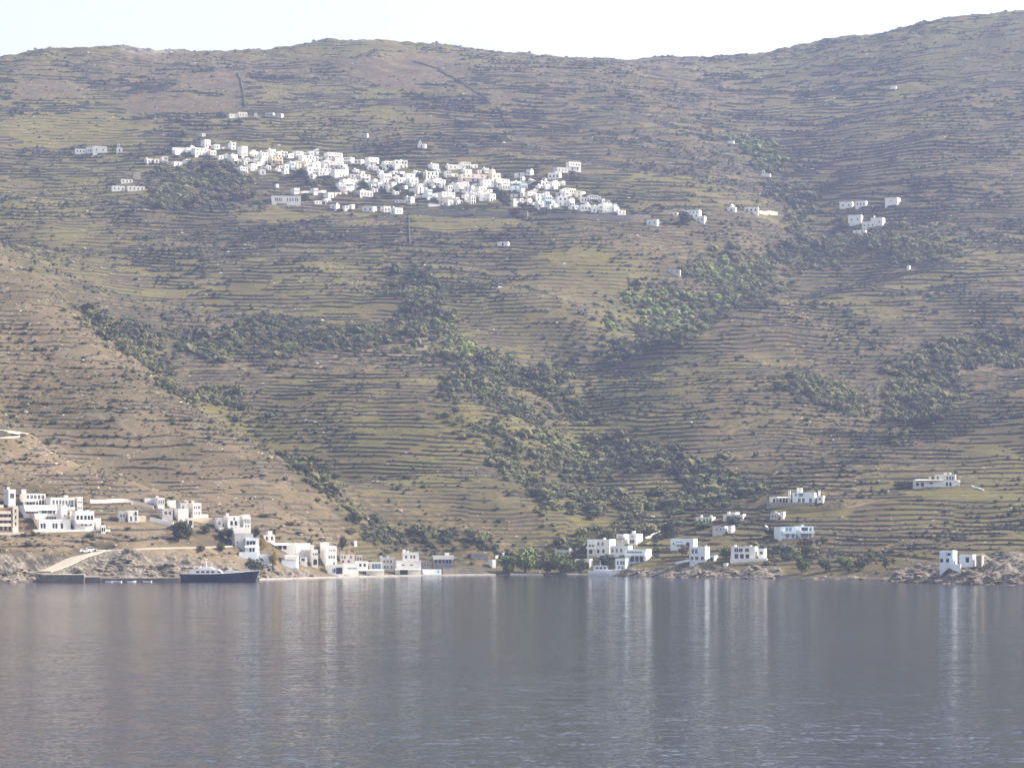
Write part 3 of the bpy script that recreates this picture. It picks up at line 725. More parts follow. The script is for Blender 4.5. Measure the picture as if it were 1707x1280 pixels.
# ------------------------------------------------------------------ the hillside village: (x0,x1,ytop,ybase,colour)
w_, k_, o_, r_, g_, s_ = 'white_plaster', 'cream_plaster', 'ochre_plaster', 'rose_plaster', 'grey_plaster', 'rubble_stone'
VILLAGE = [
 (335, 350, 230, 246, w_), (352, 380, 240, 250, w_), (380, 393, 236, 252, w_), (287, 318, 246, 256, w_), (318, 346, 246, 262, w_), (333, 342, 222, 229, g_),
 (344, 360, 251, 262, k_), (360, 379, 254, 267, w_), (379, 395, 254, 270, w_), (240, 256, 265, 274, w_), (254, 279, 259, 274, w_), (285, 316, 262, 277, w_),
 (397, 430, 241, 262, w_), (430, 446, 251, 268, w_), (444, 459, 247, 258, w_), (457, 479, 250, 264, w_), (479, 499, 249, 264, w_), (394, 413, 275, 291, w_), (411, 428, 270, 285, w_),
 (427, 446, 264, 276, w_), (448, 471, 259, 274, o_), (470, 490, 267, 284, 'blue_white'), (489, 513, 266, 282, o_), (511, 531, 247, 262, w_), (497, 530, 257, 271, w_),
 (540, 570, 252, 266, w_), (552, 575, 262, 272, k_), (573, 606, 260, 275, w_), (608, 631, 259, 277, w_), (516, 546, 264, 282, w_), (544, 572, 267, 281, w_), (506, 528, 278, 290, w_), (526, 552, 278, 293, w_),
 (636, 656, 267, 281, w_), (654, 679, 264, 282, w_), (551, 580, 280, 296, w_), (579, 598, 288, 302, r_), (597, 617, 289, 303, w_), (565, 590, 296, 313, w_), (589, 620, 298, 311, w_), (562, 586, 306, 318, w_),
 (634, 664, 288, 301, w_), (618, 640, 298, 311, w_), (638, 660, 301, 315, w_), (658, 676, 294, 306, w_), (672, 703, 284, 298, w_), (706, 731, 284, 299, w_), (678, 697, 295, 308, w_), (694, 716, 301, 313, w_),
 (642, 656, 309, 321, k_), (714, 731, 271, 282, w_), (743, 776, 273, 283, w_), (765, 796, 268, 281, w_), (792, 815, 278, 289, w_),
 (485, 516, 312, 323, w_), (518, 543, 314, 324, w_), (553, 578, 314, 328, r_), (592, 621, 317, 330, g_), (541, 556, 320, 333, w_), (521, 551, 328, 341, w_),
 (659, 690, 327, 341, w_), (570, 591, 341, 352, w_), (604, 627, 343, 354, w_), (634, 651, 343, 356, w_), (651, 671, 344, 357, w_), (550, 565, 340, 350, w_),
 (732, 760, 326, 341, k_), (712, 748, 337, 345, w_), (690, 712, 310, 324, w_), (708, 735, 313, 330, 'blue_white'), (730, 758, 317, 333, w_), (742, 770, 302, 318, w_), (714, 742, 299, 313, w_),
 (740, 763, 284, 298, w_), (764, 808, 290, 306, r_), (768, 786, 282, 291, w_), (800, 823, 298, 315, w_), (820, 849, 296, 312, w_), (832, 850, 306, 318, w_),
 (757, 776, 306, 320, w_), (774, 791, 308, 322, w_), (790, 811, 308, 325, w_), (771, 793, 319, 334, w_), (779, 793, 326, 341, w_), (809, 826, 320, 337, w_), (741, 765, 326, 344, w_), (796, 808, 318, 331, w_),
 (858, 889, 283, 296, w_), (870, 891, 297, 307, w_), (850, 879, 304, 317, 'blue_white'), (888, 907, 299, 311, k_), (904, 926, 300, 318, w_),
 (922, 947, 277, 288, g_), (944, 968, 269, 288, w_), (914, 936, 286, 299, w_), (922, 942, 300, 313, w_),
 (850, 876, 318, 329, w_), (850, 886, 330, 344, w_), (874, 893, 318, 333, k_), (888, 907, 320, 336, w_), (892, 907, 335, 349, w_), (904, 930, 322, 344, 'blue_white'), (926, 946, 325, 345, w_), (938, 958, 316, 329, w_), (942, 958, 330, 344, w_),
 (942, 960, 312, 323, k_), (957, 970, 317, 331, k_), (965, 996, 323, 338, w_), (965, 985, 339, 352, w_), (983, 1004, 340, 355, w_), (1000, 1020, 336, 350, w_), (1010, 1031, 341, 354, w_), (1025, 1043, 349, 358, w_),
]
# smaller houses packed in between
_vr = random.Random(4)
BAND = [(380, 250, 290), (430, 254, 282), (480, 256, 290), (530, 258, 300), (580, 268, 318), (640, 274, 324), (690, 284, 328), (740, 284, 340), (790, 286, 338), (840, 296, 330), (880, 298, 344), (920, 300, 346), (960, 316, 350), (1000, 334, 354), (1030, 346, 357)]
for _ in range(330):
    x = _vr.uniform(385, 1030); lo_, hi_ = np.interp(x, [b[0] for b in BAND], [b[1] for b in BAND]), np.interp(x, [b[0] for b in BAND], [b[2] for b in BAND])
    yb_ = _vr.uniform(lo_, hi_) + 3; w2 = _vr.uniform(7, 13); h2 = _vr.uniform(6, 9.5)
    if any(abs(v[0] + v[1] - 2 * x) < 12 and abs(v[3] - yb_) < 4.4 for v in VILLAGE): continue
    if 818 < x < 852 and yb_ > 316: continue
    VILLAGE.append((x - w2 / 2, x + w2 / 2, yb_ - h2, yb_, _vr.choice([w_] * 9 + [k_, g_, 'blue_white'])))
ORD = ['first', 'second', 'third', 'fourth', 'fifth', 'sixth', 'seventh', 'eighth', 'ninth', 'tenth', 'eleventh', 'twelfth', 'thirteenth', 'fourteenth', 'fifteenth', 'sixteenth', 'seventeenth', 'eighteenth', 'nineteenth', 'twentieth',
       'twenty-first', 'twenty-second', 'twenty-third', 'twenty-fourth', 'twenty-fifth', 'twenty-sixth', 'twenty-seventh', 'twenty-eighth', 'twenty-ninth', 'thirtieth', 'thirty-first', 'thirty-second', 'thirty-third', 'thirty-fourth', 'thirty-fifth', 'thirty-sixth', 'thirty-seventh', 'thirty-eighth', 'thirty-ninth', 'fortieth'] + ['forty-' + a for a in ('first', 'second', 'third', 'fourth', 'fifth', 'sixth', 'seventh', 'eighth', 'ninth')] + ['fiftieth'] + ['fifty-' + a for a in ('first', 'second', 'third', 'fourth', 'fifth', 'sixth', 'seventh', 'eighth', 'ninth')] + [x for w9 in ('sixt', 'sevent', 'eight', 'ninet') for x in [w9 + 'ieth'] + [w9 + 'y-' + a for a in ('first', 'second', 'third', 'fourth', 'fifth', 'sixth', 'seventh', 'eighth', 'ninth')]]
COLW = {w_: 'white', k_: 'cream', o_: 'ochre', r_: 'pale rose', g_: 'grey', s_: 'bare stone', 'blue_white': 'bluish white'}
def tier(v):
    # depth below the village's upper edge at that bearing
    top = np.interp((v[0] + v[1]) / 2, [240, 400, 520, 640, 760, 860, 950, 1040], [252, 248, 254, 262, 272, 286, 280, 345])
    d_ = v[3] - top - 12
    return 0 if d_ < 8 else 1 if d_ < 24 else 2 if d_ < 42 else 3 if d_ < 58 else 4
TNAME = ['topmost', 'second', 'third', 'fourth', 'lowest']
tiers = {}
for v in sorted(VILLAGE, key=lambda v: v[0] + v[1]): tiers.setdefault(tier(v), []).append(v)
for t_, vs__ in tiers.items():
    for i_, v in enumerate(vs__):
        x0, x1, y0, y1, col = v
        xm_, hw_ = (x0 + x1) / 2, (x1 - x0) * .52; x0, x1 = xm_ - hw_, xm_ + hw_; y0 += (y1 - y0) * .2
        p = hit((x0 + x1) / 2, y1); mpp = p.y / F; hm = (y1 - y0) * mpp; wm = (x1 - x0) * mpp
        rr = random.Random(int(x0 * 7 + y0 * 13))
        yaw = rr.choice([34, 28, 24, 36, 30, 18, -20]) if x0 < 820 else rr.choice([28, 22, 30, 14, -18, -24])
        st = 1 if hm < 4.2 else 2 if hm < 7.6 else 3
        rows = []
        for s in range(st):
            n_ = max(1, int(wm / rr.uniform(2.3, 3.4)))
            fr = [(k + .5) / n_ for k in range(n_) if rr.random() < .88] or [.5]
            rows.append(((s + .45) / st, fr, rr.choice([.9, 1.0, 1.2]), rr.choice([1.2, 1.4, 1.6]) if s else rr.choice([1.4, 1.8, 1.9]), 'w' if s or rr.random() < .6 else 'd'))
        bl = [(x0, x1, y0, y1, 0, rr.uniform(5, 7), rows)]
        ex = []
        if wm > 8 and rr.random() < .55:      # lower wing on one side
            cut_ = rr.uniform(.45, .65); low = y0 + (y1 - y0) * rr.uniform(.3, .48)
            xm = x0 + (x1 - x0) * cut_
            r1 = [(.5, max(1, int(wm * (1 - cut_) / 3)), 1.0, 1.5, 'w')]
            if rr.random() < .5: bl = [(x0, xm, y0, y1, 0, 6, rows), (xm - .3, x1, low, y1, .25, 5.2, r1)]
            else: bl = [(xm, x1, y0, y1, 0, 6, rows), (x0, xm + .3, low, y1, .25, 5.2, r1)]
        if rr.random() < .45: ex.append(('chimney', rr.uniform(x0 + 3, x1 - 3), y0 - 2.4, 0, .9))
        if st > 1 and rr.random() < .4: ex.append(('balcony', x0 + 1, x1 - 2, y0 + (y1 - y0) * .55, 1.2, 0))
        desc = {1: 'low', 2: 'two-storey', 3: 'tall three-storey'}[st]
        lab = f"{desc} {COLW[col]} house, {ORD[i_]} from left in the hillside village's {TNAME[t_]} tier"
        build_house(lab, 'house', yaw, bl, 'houses of the hillside village', col, rr.choice(['frame_white', 'shutter_blue', 'frame_white', 'shutter_brown']), ex)

# outliers around the village
def U(label, bl, yaw=15, col=w_, cat='house', ex=(), frame=None, name='house', **kw):
    return build_house(label, cat, yaw, bl, None, col, frame, ex, name, **kw)
W2 = [(.5, 2, 1.0, 1.4, 'w')]; W3 = [(.5, 3, 1.0, 1.4, 'w')]; W4 = [(.5, 4, 1.0, 1.4, 'w')]; D1 = [(.42, 1, 1.1, 1.9, 'd')]
U('white stepped house at the far left end of the hillside village', [(142, 153, 246, 258, 0, 5, W2), (123, 143, 249, 258, .4, 5, W3)], 12)
U('low white house with two dark bays, just right of the stepped house at the left', [(152, 178, 244, 256, 0, 5.5, W2)], 12)
U('tiny white chapel standing apart left of the hillside village', [(193, 204, 247, 256, 0, 4, D1)], 10, cat='chapel', ex=[('belfry', 198, 0)], name='chapel')
U('long low white church with a small dome above the village left end', [(283, 334, 247, 257, 5, 7, [(.5, 5, .8, 1.2, 'a')])], 14, cat='church', ex=[('dome', 322, 1.5, 0)], name='church')
U('small white house with cream front alone high above the village', [(394, 412, 187, 196, 0, 5, W3, k_), (380, 396, 190.5, 196, .3, 4, W2)], 20)
U('tiny cream hut beside the lone house high above the village', [(423, 429, 189, 196, 0, 3, [])], 10, k_, 'hut', name='hut')
U('pale grey farmhouse high above the village, right of the tiny hut', [(442, 458, 188, 196, 0, 5, W2), (458, 472, 190, 196, .3, 5, W2)], -14, g_)
U('small white chapel with a belfry on the terraces above the village', [(696, 711, 242, 249, 0, 4.5, D1)], -12, cat='chapel', ex=[('belfry', 700, 0)], name='chapel')
U('small grey stone field hut on the terraces above the village', [(597, 614, 223, 230, 0, 4.5, D1)], -10, g_, 'hut', name='hut')
U('bright cream house with a barrel top near the village middle', [(814, 835, 289, 300, 0, 6, W2)], 24, k_, ex=[('dome', 824, 1.9, 0)])
U('grey stone ruin tower left of the village below the first houses', [(219, 234, 287, 299, 0, 5, [(.6, 1, .7, .9, 'w')])], 18, s_, 'ruin', name='ruin')
U('white cottage just below the stone ruin left of the village', [(199, 221, 299, 306, 0, 5, W3)], 16)
U('left of two low white cottages below the stone ruin', [(184, 208, 311, 320, 0, 5, W3)], 16)
U('right of two low white cottages below the stone ruin', [(210, 241, 311, 319, 0, 5, W4)], 16)
U('small white church with a belfry among trees below the village left part', [(430, 443, 285, 294, 0, 5, D1)], 16, cat='church', ex=[('belfry', 437, 0)], name='church')
U('tiny bright white hut on the terraces below the village left part', [(457, 465, 308, 315, 0, 3.5, [])], 24, cat='hut', name='hut')
U('long low white school building with a row of tall windows under the village', [(450, 501, 327, 340, 0, 7, [(.5, [.1, .17, .24, .31, .55, .65, .75, .85, .92], .9, 2.2, 'w')])], 10, cat='school', name='school')
U('small white hut alone on the terraces below the village centre', [(829, 849, 403, 411, 0, 5, D1)], -8, cat='hut', name='hut')
U('grey white farm shed on the terraces above the green gully', [(1106, 1136, 450, 458, 0, 5, W3)], -10, g_, 'shed', name='shed')
U('low white cottage just right of the retaining wall end', [(1116, 1132, 355, 361, 0, 5, W2)], -12)
U('white two-storey house with arched porch right of the village', [(1141, 1170, 351, 366, 0, 6, [(.72, 4, .9, 1.3, 'w'), (.3, 3, 1.2, 1.9, 'a')])], -16)
U('white stepped annex just right of the house with arched porch', [(1160, 1178, 361, 373, 0, 5, W2)], -18)
U('small white cottage below the retaining wall at the village right end', [(1078, 1099, 367, 378, 0, 5, W2)], -16)
U('white domed chapel on the slope right of the village', [(1212, 1229, 346, 354, 0, 5, D1)], -14, cat='chapel', ex=[('dome', 1219, 1.5, 0)], name='chapel')
U('low white house with dark doors right of the domed chapel', [(1241, 1266, 347, 356, 0, 5, [(.45, 3, 1.2, 1.9, 'd')])], -10)
U('tiny white chapel with a belfry under the green gully trees', [(1268, 1286, 290, 295, 0, 4.5, D1)], -12, cat='chapel', ex=[('belfry', 1273, 0)], name='chapel')
U('tiny white hut at the top edge of the green gully', [(1213, 1225, 236, 241, 0, 4, D1)], -10, cat='hut', name='hut')
U('left of two white cottages side by side on the right slope', [(1400, 1425, 337, 348, 0, 6, W2)], -18)
U('right of two white cottages side by side on the right slope', [(1426, 1448, 337, 347, 0, 6, W3)], -18)
U('square white house highest on the right slope', [(1476, 1503, 330, 343, 0, 7, [(.6, 1, .8, 1.0, 'w')])], -24)
U('left house of the white hamlet cluster on the right slope', [(1414, 1440, 360, 376, 0, 6, W2)], -18)
U('right house of the white hamlet cluster on the right slope', [(1452, 1477, 363, 377, 0, 6, W2)], -22, ex=[('chimney', 1456, 359, 0)])
U('middle house of the white hamlet cluster on the right slope', [(1437, 1463, 370, 382, 0, 6, W3)], -18)
U('lowest small white house of the hamlet cluster on the right slope', [(1422, 1446, 384, 392, 0, 5, W2)], -14)
U('white field hut standing alone on the right terraces', [(1512, 1519, 443, 450, 0, 3, [])], -20, cat='hut', name='hut')
U('white hut alone high on the right mountain', [(1484, 1496, 146, 151, 0, 4, [])], -16, cat='hut', name='hut')
# ------------------------------------------------------------------ the harbour: hotels at the left
_lr = random.Random(9)
def L(*a, **kw):
    kw.setdefault('shutters', _lr.choice([None, 'shutter_blue', 'shutter_brown', 'shutter_green', 'shutter_blue', None])); return U(*a, **kw)
def rows2(n1, n2, w=1.2, h=1.6, k1='w', k2='w'): return [(.26, n1, w, 2.0 if k1 == 'd' else h, k1), (.72, n2, w, h, k2)]
APT = 'apartments'
L('cream apartment block with terracotta recessed balconies, cut by the left picture edge', [(-46, 29, 846, 886, 0, 9, [(f, [.08, .2, .32, .44, .56, .68, .8, .9], 1.1, 1.9, 'd') for f in (.14, .38, .62, .86)], 'brick_red'), (14, 29.5, 843, 886, -1.3, 10, [(.3, 1, .7, 1.2, 'w'), (.55, 1, .7, 1.2, 'w'), (.8, 1, .7, 1.2, 'w')])],
  18, k_, 'apartment block', [('balcony', -45, 16, y, 1.3, 0) for y in (856, 866.5, 876.5)] + [('yard_wall', -46, 35, 887, 899, 3.5, k_), ('chimney', 4, 841, 0, 1.6)], name='apartment_block', sides=False)
L('upper left wing of the white terraced hotel, highest of its tiers', [(7, 27, 816, 845, 0, 7, [(.62, 1, 1.6, 1.8, 'w')]), (26, 73, 823, 845, .8, 8, [(.33, 6, 1.3, 1.7, 'd'), (.74, 5, 1.3, 1.5, 'w')])], 24, w_, 'hotel wing',
  [('chimney', 19, 812, 0), ('chimney', 34, 816, 1, 1.4), ('balcony', 27, 60, 836, 1.3, 1)], name='hotel_wing')
L('upper right wing of the white terraced hotel with a long row of windows', [(73, 124, 830, 855, 0, 8, [(.36, 5, 1.4, 1.8, 'd'), (.68, [.08, .24, .38, .52, .66, .8, .92], 1.2, 1.6, 'w')]), (122, 137, 829, 855, -1.2, 9, [(.66, 2, 1.3, .6, 'w'), (.3, 2, 1.3, .6, 'w')])], 20, w_, 'hotel wing',
  [('chimney', 113, 826, 0, 1.2), ('balcony', 106, 123, 850, 1.5, 0)], name='hotel_wing')
L('middle tier of the white terraced hotel with arched dark openings', [(29, 96, 842, 859, 0, 7, [(.42, [.05, .13, .21, .29, .37, .55, .63, .71, .79, .9], 1.2, 1.8, 'a')])], 22, w_, 'hotel wing', [('balcony', 30, 62, 852, 1.4, 0), ('awning', 62, 92, 851, 1.6, w_)], name='hotel_wing')
L('tall white stair tower in the middle of the terraced hotel', [(95, 112, 843, 874, 0, 7, [(.45, 1, .6, .6, 'w')])], 22, w_, 'hotel wing', name='hotel_wing')
L('third tier of the white terraced hotel with a row of arched openings', [(46, 98, 856, 871, 0, 7, [(.42, [.06, .16, .26, .5, .58, .66, .74, .84], 1.2, 1.8, 'a')])], 22, w_, 'hotel wing', [('balcony', 48, 72, 865, 1.3, 0)], name='hotel_wing')
L('lowest tier of the white terraced hotel with dark verandas', [(54, 116, 866, 884, 0, 7, [(.38, [.04, .14, .2, .45, .55, .63, .74, .82], 1.3, 2.0, 'd'), (.72, [.06, .16], 1.2, 1.3, 'w')])], 22, w_, 'hotel wing', [('yard_wall', 56, 176, 883, 892, 2.5, w_)], name='hotel_wing')
L('right block of the white terraced hotel with four arched windows', [(112, 156, 852, 883, 0, 8, [(.66, [.1, .32, .54, .74, .92], 1.3, 1.7, 'a'), (.34, [.35, .46, .57, .72, .86], 1.3, 1.8, 'd')]), (154, 166, 864, 884, 1, 6, [])], 22, w_, 'hotel wing', [('balcony', 120, 154, 873, 1.6, 0), ('chimney', 150, 850, 0)], name='hotel_wing')
L('small white porch building at the right foot of the terraced hotel', [(163, 176, 876, 890, 0, 5, [(.5, 2, .9, 1.5, 'a')])], 20, w_, 'annex', name='annex')
# cluster above the ferry quay
L('white cottage with arched window and tan stone annex, between hotel and tower house', [(207, 230, 851, 871, 0, 5, [(.3, 2, .9, 1.7, 'w'), (.75, [.75], 1.1, 1.4, 'a')]), (192, 209, 852, 868, .8, 5, W2, g_), (219, 242, 860, 871, .6, 5, [], o_)], 18)
L('low white shed at the top end of the pale garden wall', [(235, 256, 831, 839, 0, 4, [])], 20, cat='shed', name='shed')
L('small white cube house with three shuttered windows above the garden wall', [(254, 274, 830, 848, 0, 6, [(.6, 3, 1.0, 1.6, 'w')])], 22, ex=[('chimney', 262, 827, 0)])
L('white house half behind the rock, left of the tower house', [(276, 293, 834, 847, 0, 5, [])], 20)
L('white tower house with small square windows in two rows above the quay', [(312, 335, 838, 862, 0, 7, [(.68, [.1, .35, .62, .82], .9, 1.1, 'w'), (.28, [.1, .35, .62, .82], .9, 1.1, 'w')]), (292, 314, 838, 852, .8, 6, [(.45, [.3, .55], .9, 1.2, 'w')], g_), (333, 346, 857, 866, .5, 5, [])], 20,
  ex=[('chimney', 319, 834, 0), ('yard_wall', 315, 352, 863, 877, 2.0, o_)])
L('white house with pale mauve front below the cube house', [(262, 288, 849, 866, 0, 6, [(.55, [.3, .75], 1.1, 1.5, 'w')], g_), (287, 313, 849, 869, .4, 6, [(.6, [.35], 3.0, 1.6, 'w')])], 20)
L('lowest white annex under the tower house, with shaded ground floor', [(306, 322, 866, 878, 0, 5, [(.4, 1, 1.4, 1.8, 'd')])], 18, cat='annex', name='annex')
L('large white house with terraces and roof pergola above the moored boat', [(370, 399, 860, 880, 0, 7, [(.4, [.3, .7], 1.1, 1.8, 'a'), (.74, [.55], .8, 1.2, 'w')]), (353, 371, 863, 882, .8, 6, [(.5, 1, .9, 1.3, 'w')], g_), (398, 416, 858, 889, .3, 7, [(.62, 3, 1.2, 1.5, 'w'), (.36, 2, 1.0, 1.2, 'w'), (.1, 1, 2.2, 1.6, 'd')])], 18,
  ex=[('chimney', 380, 856, 0), ('awning', 398, 416, 865, 1.6, w_, 2), ('yard_wall', 364, 414, 879, 889, 2.2, w_)])
L('pale grey house with a bluish balcony wing and arched windows above the boat', [(402, 431, 899, 923, 0, 6, [(.68, [.12], 1.2, 1.7, 'a'), (.68, [.5], 2.4, 1.5, 'w'), (.15, [.35, .6], 1.0, 1.8, 'd')], 'blue_white'), (381, 421, 891, 919, 1.8, 8, [(.45, [.1], .7, .9, 'w')], g_)], 16,
  ex=[('awning', 402, 431, 915, 2.2, 'awning_cloth'), ('yard_wall', 396, 426, 922, 934, 3.0, 'blue_white'), ('yard_wall', 426, 452, 926, 938, 2.6, 'blue_white')], depth=7)
# waterfront, left to right
L('small white stepped building on the slope right of the bluish balcony house', [(433, 458, 892, 902, 0, 5, [(.45, 2, .9, 1.5, 'd')]), (441, 453, 885, 894, 1.0, 4, [])], 18)
L('low white restaurant with a shaded veranda behind the golden tree', [(450, 492, 905, 917, 0, 6, [(.42, [.25, .38, .5, .62], 1.5, 1.7, 'd')])], 16, cat='restaurant', ex=[('awning', 452, 480, 909, 2.4, w_)], name='restaurant')
L('long white flat building with blank upper wall left of the arch house', [(485, 517, 906, 930, 0, 7, [(.3, [.5], 3.0, .4, 'w')]), (500, 516, 917, 930, -1.2, 3, [], g_)], 16)
L('waterfront house with brown veranda and bluish grey basement', [(468, 498, 925, 946, 0, 6, [(.62, [.2, .34, .48, .62], 1.1, 1.6, 'd')])], 14, w_, ex=[('balcony', 469, 494, 932.5, 1.4, 0), ('yard_wall', 469, 493, 934, 946, 1.3, 'blue_white')])
L('small white terrace house left of the arch house', [(495, 512, 929, 943, 0, 5, [(.7, [.4], 1.4, 1.2, 'w')])], 14)
L('white house with one big dark arch in its front wall', [(512, 530, 916, 944, 0, 7, [(.27, [.55], 2.8, 2.3, 'a'), (.68, [.25, .6, .88], 1.0, 1.4, 'w')])], 14, ex=[('chimney', 523, 908, 0, 1.0), ('balcony', 513, 529, 929.5, 1.2, 0)])
L('tall bright white three-storey house with a roof room, tallest on the waterfront', [(532, 561, 910, 947, 0, 8, [(.80, [.3, .5, .72, .86], .5, .9, 'w'), (.5, [.25, .5, .78], .8, 1.3, 'w'), (.2, [.75], .9, 1.4, 'w')]), (532, 548, 904, 912, 2, 4, [(.5, [.7], .5, .6, 'w')])], 20)
L('white ground-floor shop with a wide grey door on the quay', [(541, 573, 941, 958, 0, 6, [(.42, [.4], .7, 1.6, 'w'), (.4, [.72], 2.6, 2.6, 'd')])], 12, cat='shop', name='shop')
L('white waterfront house with small windows right of the grey shop door', [(570, 597, 940, 958, 0, 6, [(.5, [.35, .75], .8, 1.2, 'w')]), (572, 598, 949, 958.4, -2.2, 2.3, [])], 10)
L('wide white upper house behind the quay shops', [(561, 591, 925, 942, 0, 7, [(.75, [.1, .3, .75], .8, 1.3, 'w'), (.35, [.15, .6, .8], 1.0, 1.2, 'w')])], 12, r_)
L('low house with a dark porch between the quay shops and the olive bank', [(590, 604, 925, 938, 0, 5, [(.5, 2, .8, 1.3, 'w')])], 10, r_)
L('cream waterfront house with dark balcony doors left of the blue doors', [(590, 613, 936, 951, 0, 6, [(.5, [.35, .55, .75], 1.0, 1.8, 'd')])], 8, w_, ex=[('balcony', 597, 612, 949, 1.2, 0)])
L('white waterfront house with bright blue doors', [(612, 637, 937, 951, 0, 6, [(.48, [.3, .55, .8], 1.0, 1.9, 'd')], w_)], 8, frame='shutter_blue')
L('low waterfront taverna under a long pale awning', [(596, 640, 950, 958.5, 0, 5, [(.45, [.2, .32], 1.6, 1.2, 'w'), (.42, [.65], 4.5, 1.7, 'd')])], 6, w_, 'taverna', [('awning', 596, 640, 951.5, 2.0, 'awning_cloth')], name='taverna')
L('pale grey two-storey house with square windows behind the taverna', [(630, 658, 929, 952, 0, 7, [(.7, [.25, .5, .75], .9, 1.4, 'w'), (.3, [.3, .5, .8], .9, 1.4, 'w')])], 8, g_, ex=[('chimney', 636, 926, 0, 1.2), ('chimney', 648, 925.5, 0, .9)])
L('big white waterfront building with roof room and broad shaded ground floor', [(656, 702, 934, 958.5, 0, 8, [(.6, [.25, .4, .62, .78], 1.4, 1.6, 'w'), (.16, [.3, .68], 4.2, 2.2, 'd')]), (669, 698, 920.5, 936, 1.6, 5.5, [(.5, [.15, .3, .5, .72], .9, 1.4, 'w')])], 8, w_, 'hotel',
  [('awning', 655, 700, 949.5, 2.4, w_), ('balcony', 657, 700, 946.5, 1.3, 0), ('chimney', 674, 916, 1, 1.0), ('chimney', 682, 918, 1, .8)], name='hotel')
L('low brown stone shed with cream doorway left of the grey stone house', [(702, 720, 936, 948, 0, 5, [(.5, [.3, .6], .9, 1.3, 'w')])], 4, s_, 'shed', name='shed')
L('grey stone two-storey house with white cornice on the waterfront', [(719, 757, 929, 950, 0, 7, [(.7, [.12, .32, .5, .68, .84], 1.0, 1.7, 'w'), (.25, [.2, .6, .8], 1.0, 1.8, 'd')], s_), (719, 757, 926, 929.5, -.25, 7.5, [], w_)], 5, s_, ex=[('chimney', 746, 921.5, 1, 1.6)], frame='shutter_blue')
L('low white boathouse with flat terrace at the water edge', [(703, 736, 949, 958.8, 0, 6, [(.6, [.85], .7, .8, 'w')])], 4, 'blue_white', 'boathouse', name='boathouse')
L('small white cube hut alone on the slope behind the dark tree', [(587, 595, 902, 911, 0, 3.4, [])], 26, cat='hut', name='hut')
L('bright white transformer hut left of the shore trees', [(816, 826.5, 933, 946.5, 0, 3.4, [])], 26, cat='hut', name='hut')
L('low brown walled farm building left of the white transformer hut', [(783, 813, 924, 933, 0, 5, [(.45, [.3, .7], .9, 1.4, 'w')], s_)], 6, s_, 'shed', [('chimney', 810, 921.5, 0, 1.0)], name='shed')
# right-hand hamlet
L('low white house behind the tops of the shore trees', [(925, 956, 917, 929, 0, 6, [(.42, [.2, .5], .9, 1.4, 'w')], g_)], -16, ex=[('chimney', 954, 914, 0)])
L('white arcade house with one big dark arch by the shore trees', [(958, 988.5, 932, 949, 0, 6, [(.42, [.78], 2.6, 2.9, 'a'), (.45, [.25, .45], .8, 1.0, 'w')])], -12)
L('white house with stacked verandas at the left of the hamlet', [(979, 1027, 899, 926, 0, 7, [(.72, [.12, .3, .5, .7], .9, 1.5, 'w'), (.28, [.25, .5, .75], 1.1, 1.6, 'a')]), (979, 999, 903, 924, -1.2, 4, [(.6, [.3, .7], 1.2, 1.6, 'd'), (.2, [.4], 1.6, 1.8, 'd')])], -22, ex=[('chimney', 1003, 896.5, 0), ('balcony', 980, 996, 915, 1.2, 1)])
L('white house with a dark timber pergola at the top of the hamlet', [(1048, 1070, 889.5, 909, 0, 7, [(.75, [.5], 1.2, .6, 'w'), (.35, [.3, .6], 1.1, 1.6, 'a')]), (1028, 1050, 890.5, 909, .8, 6, [(.8, [.3, .6], .8, .6, 'w')])], -24, ex=[('chimney', 1051, 885, 0, 1.1), ('awning', 1028, 1044, 899, 2.6, 'timber', 1)])
L('white house with a tall narrow door in the middle of the hamlet', [(1017, 1055, 911, 927, 0, 6, [(.5, [.1, .36, .62], .9, 1.6, 'w')])], -18)
L('bluish white house with big arches and a bright end wall', [(1042, 1087, 916, 938, 0, 7, [(.72, [.12, .25, .38, .51, .64, .77], 1.2, 1.5, 'w'), (.3, [.35, .58, .8], 2.2, 2.4, 'a')], 'blue_white')], -20, 'blue_white', ex=[('balcony', 1043, 1078, 926, 1.4, 0)])
L('lower white house of the hamlet standing nearest the sea rocks', [(1026, 1051, 931, 950, 0, 6, [(.62, [.2, .55, .8], .9, 1.5, 'w'), (.2, [.35, .7], .9, 1.3, 'w')])], -18, 'blue_white')
L('white house with recessed blue balcony, left of the two above the rocks', [(1118, 1164, 898, 917, 0, 7, [(.55, [.1], .7, 1.0, 'w'), (.55, [.38], 2.8, 2.0, 'w'), (.5, [.78], 1.6, 2.2, 'a')], 'blue_white')], -16, 'blue_white', ex=[('balcony', 1128, 1142, 907.5, 1.1, 0)])
L('white house with three tall shuttered windows and a stepped annex', [(1150, 1185, 911.5, 937, 0, 7, [(.7, [.18, .42, .6], 1.0, 1.9, 'w'), (.25, [.12, .45, .85], 1.3, 1.4, 'w')], 'blue_white'), (1183, 1198, 926, 937, .6, 5, [(.4, [.35], 1.3, 1.8, 'd')])], -18, 'blue_white', ex=[('chimney', 1176, 909.5, 0, .6), ('stair', 1150, 932, 1128, 937)])
L('long white two-storey house with veranda columns and side terrace', [(1219, 1266, 912, 934, 0, 7, [(.72, [.2, .4, .68], 1.6, 1.5, 'w'), (.26, [.2, .45, .7, .85], 1.8, 1.8, 'd')]), (1264, 1280, 915.5, 930, .8, 6, [(.5, 1, 1.2, 1.2, 'w')])], -14, ex=[('chimney', 1224, 909.5, 0), ('chimney', 1249, 910, 0), ('yard_wall', 1219, 1279, 932, 936, 1.8, w_)])
L('small white pump house on the bank below the long two-storey house', [(1206, 1216, 939, 944.5, 0, 3, [])], -18, cat='hut', name='hut')
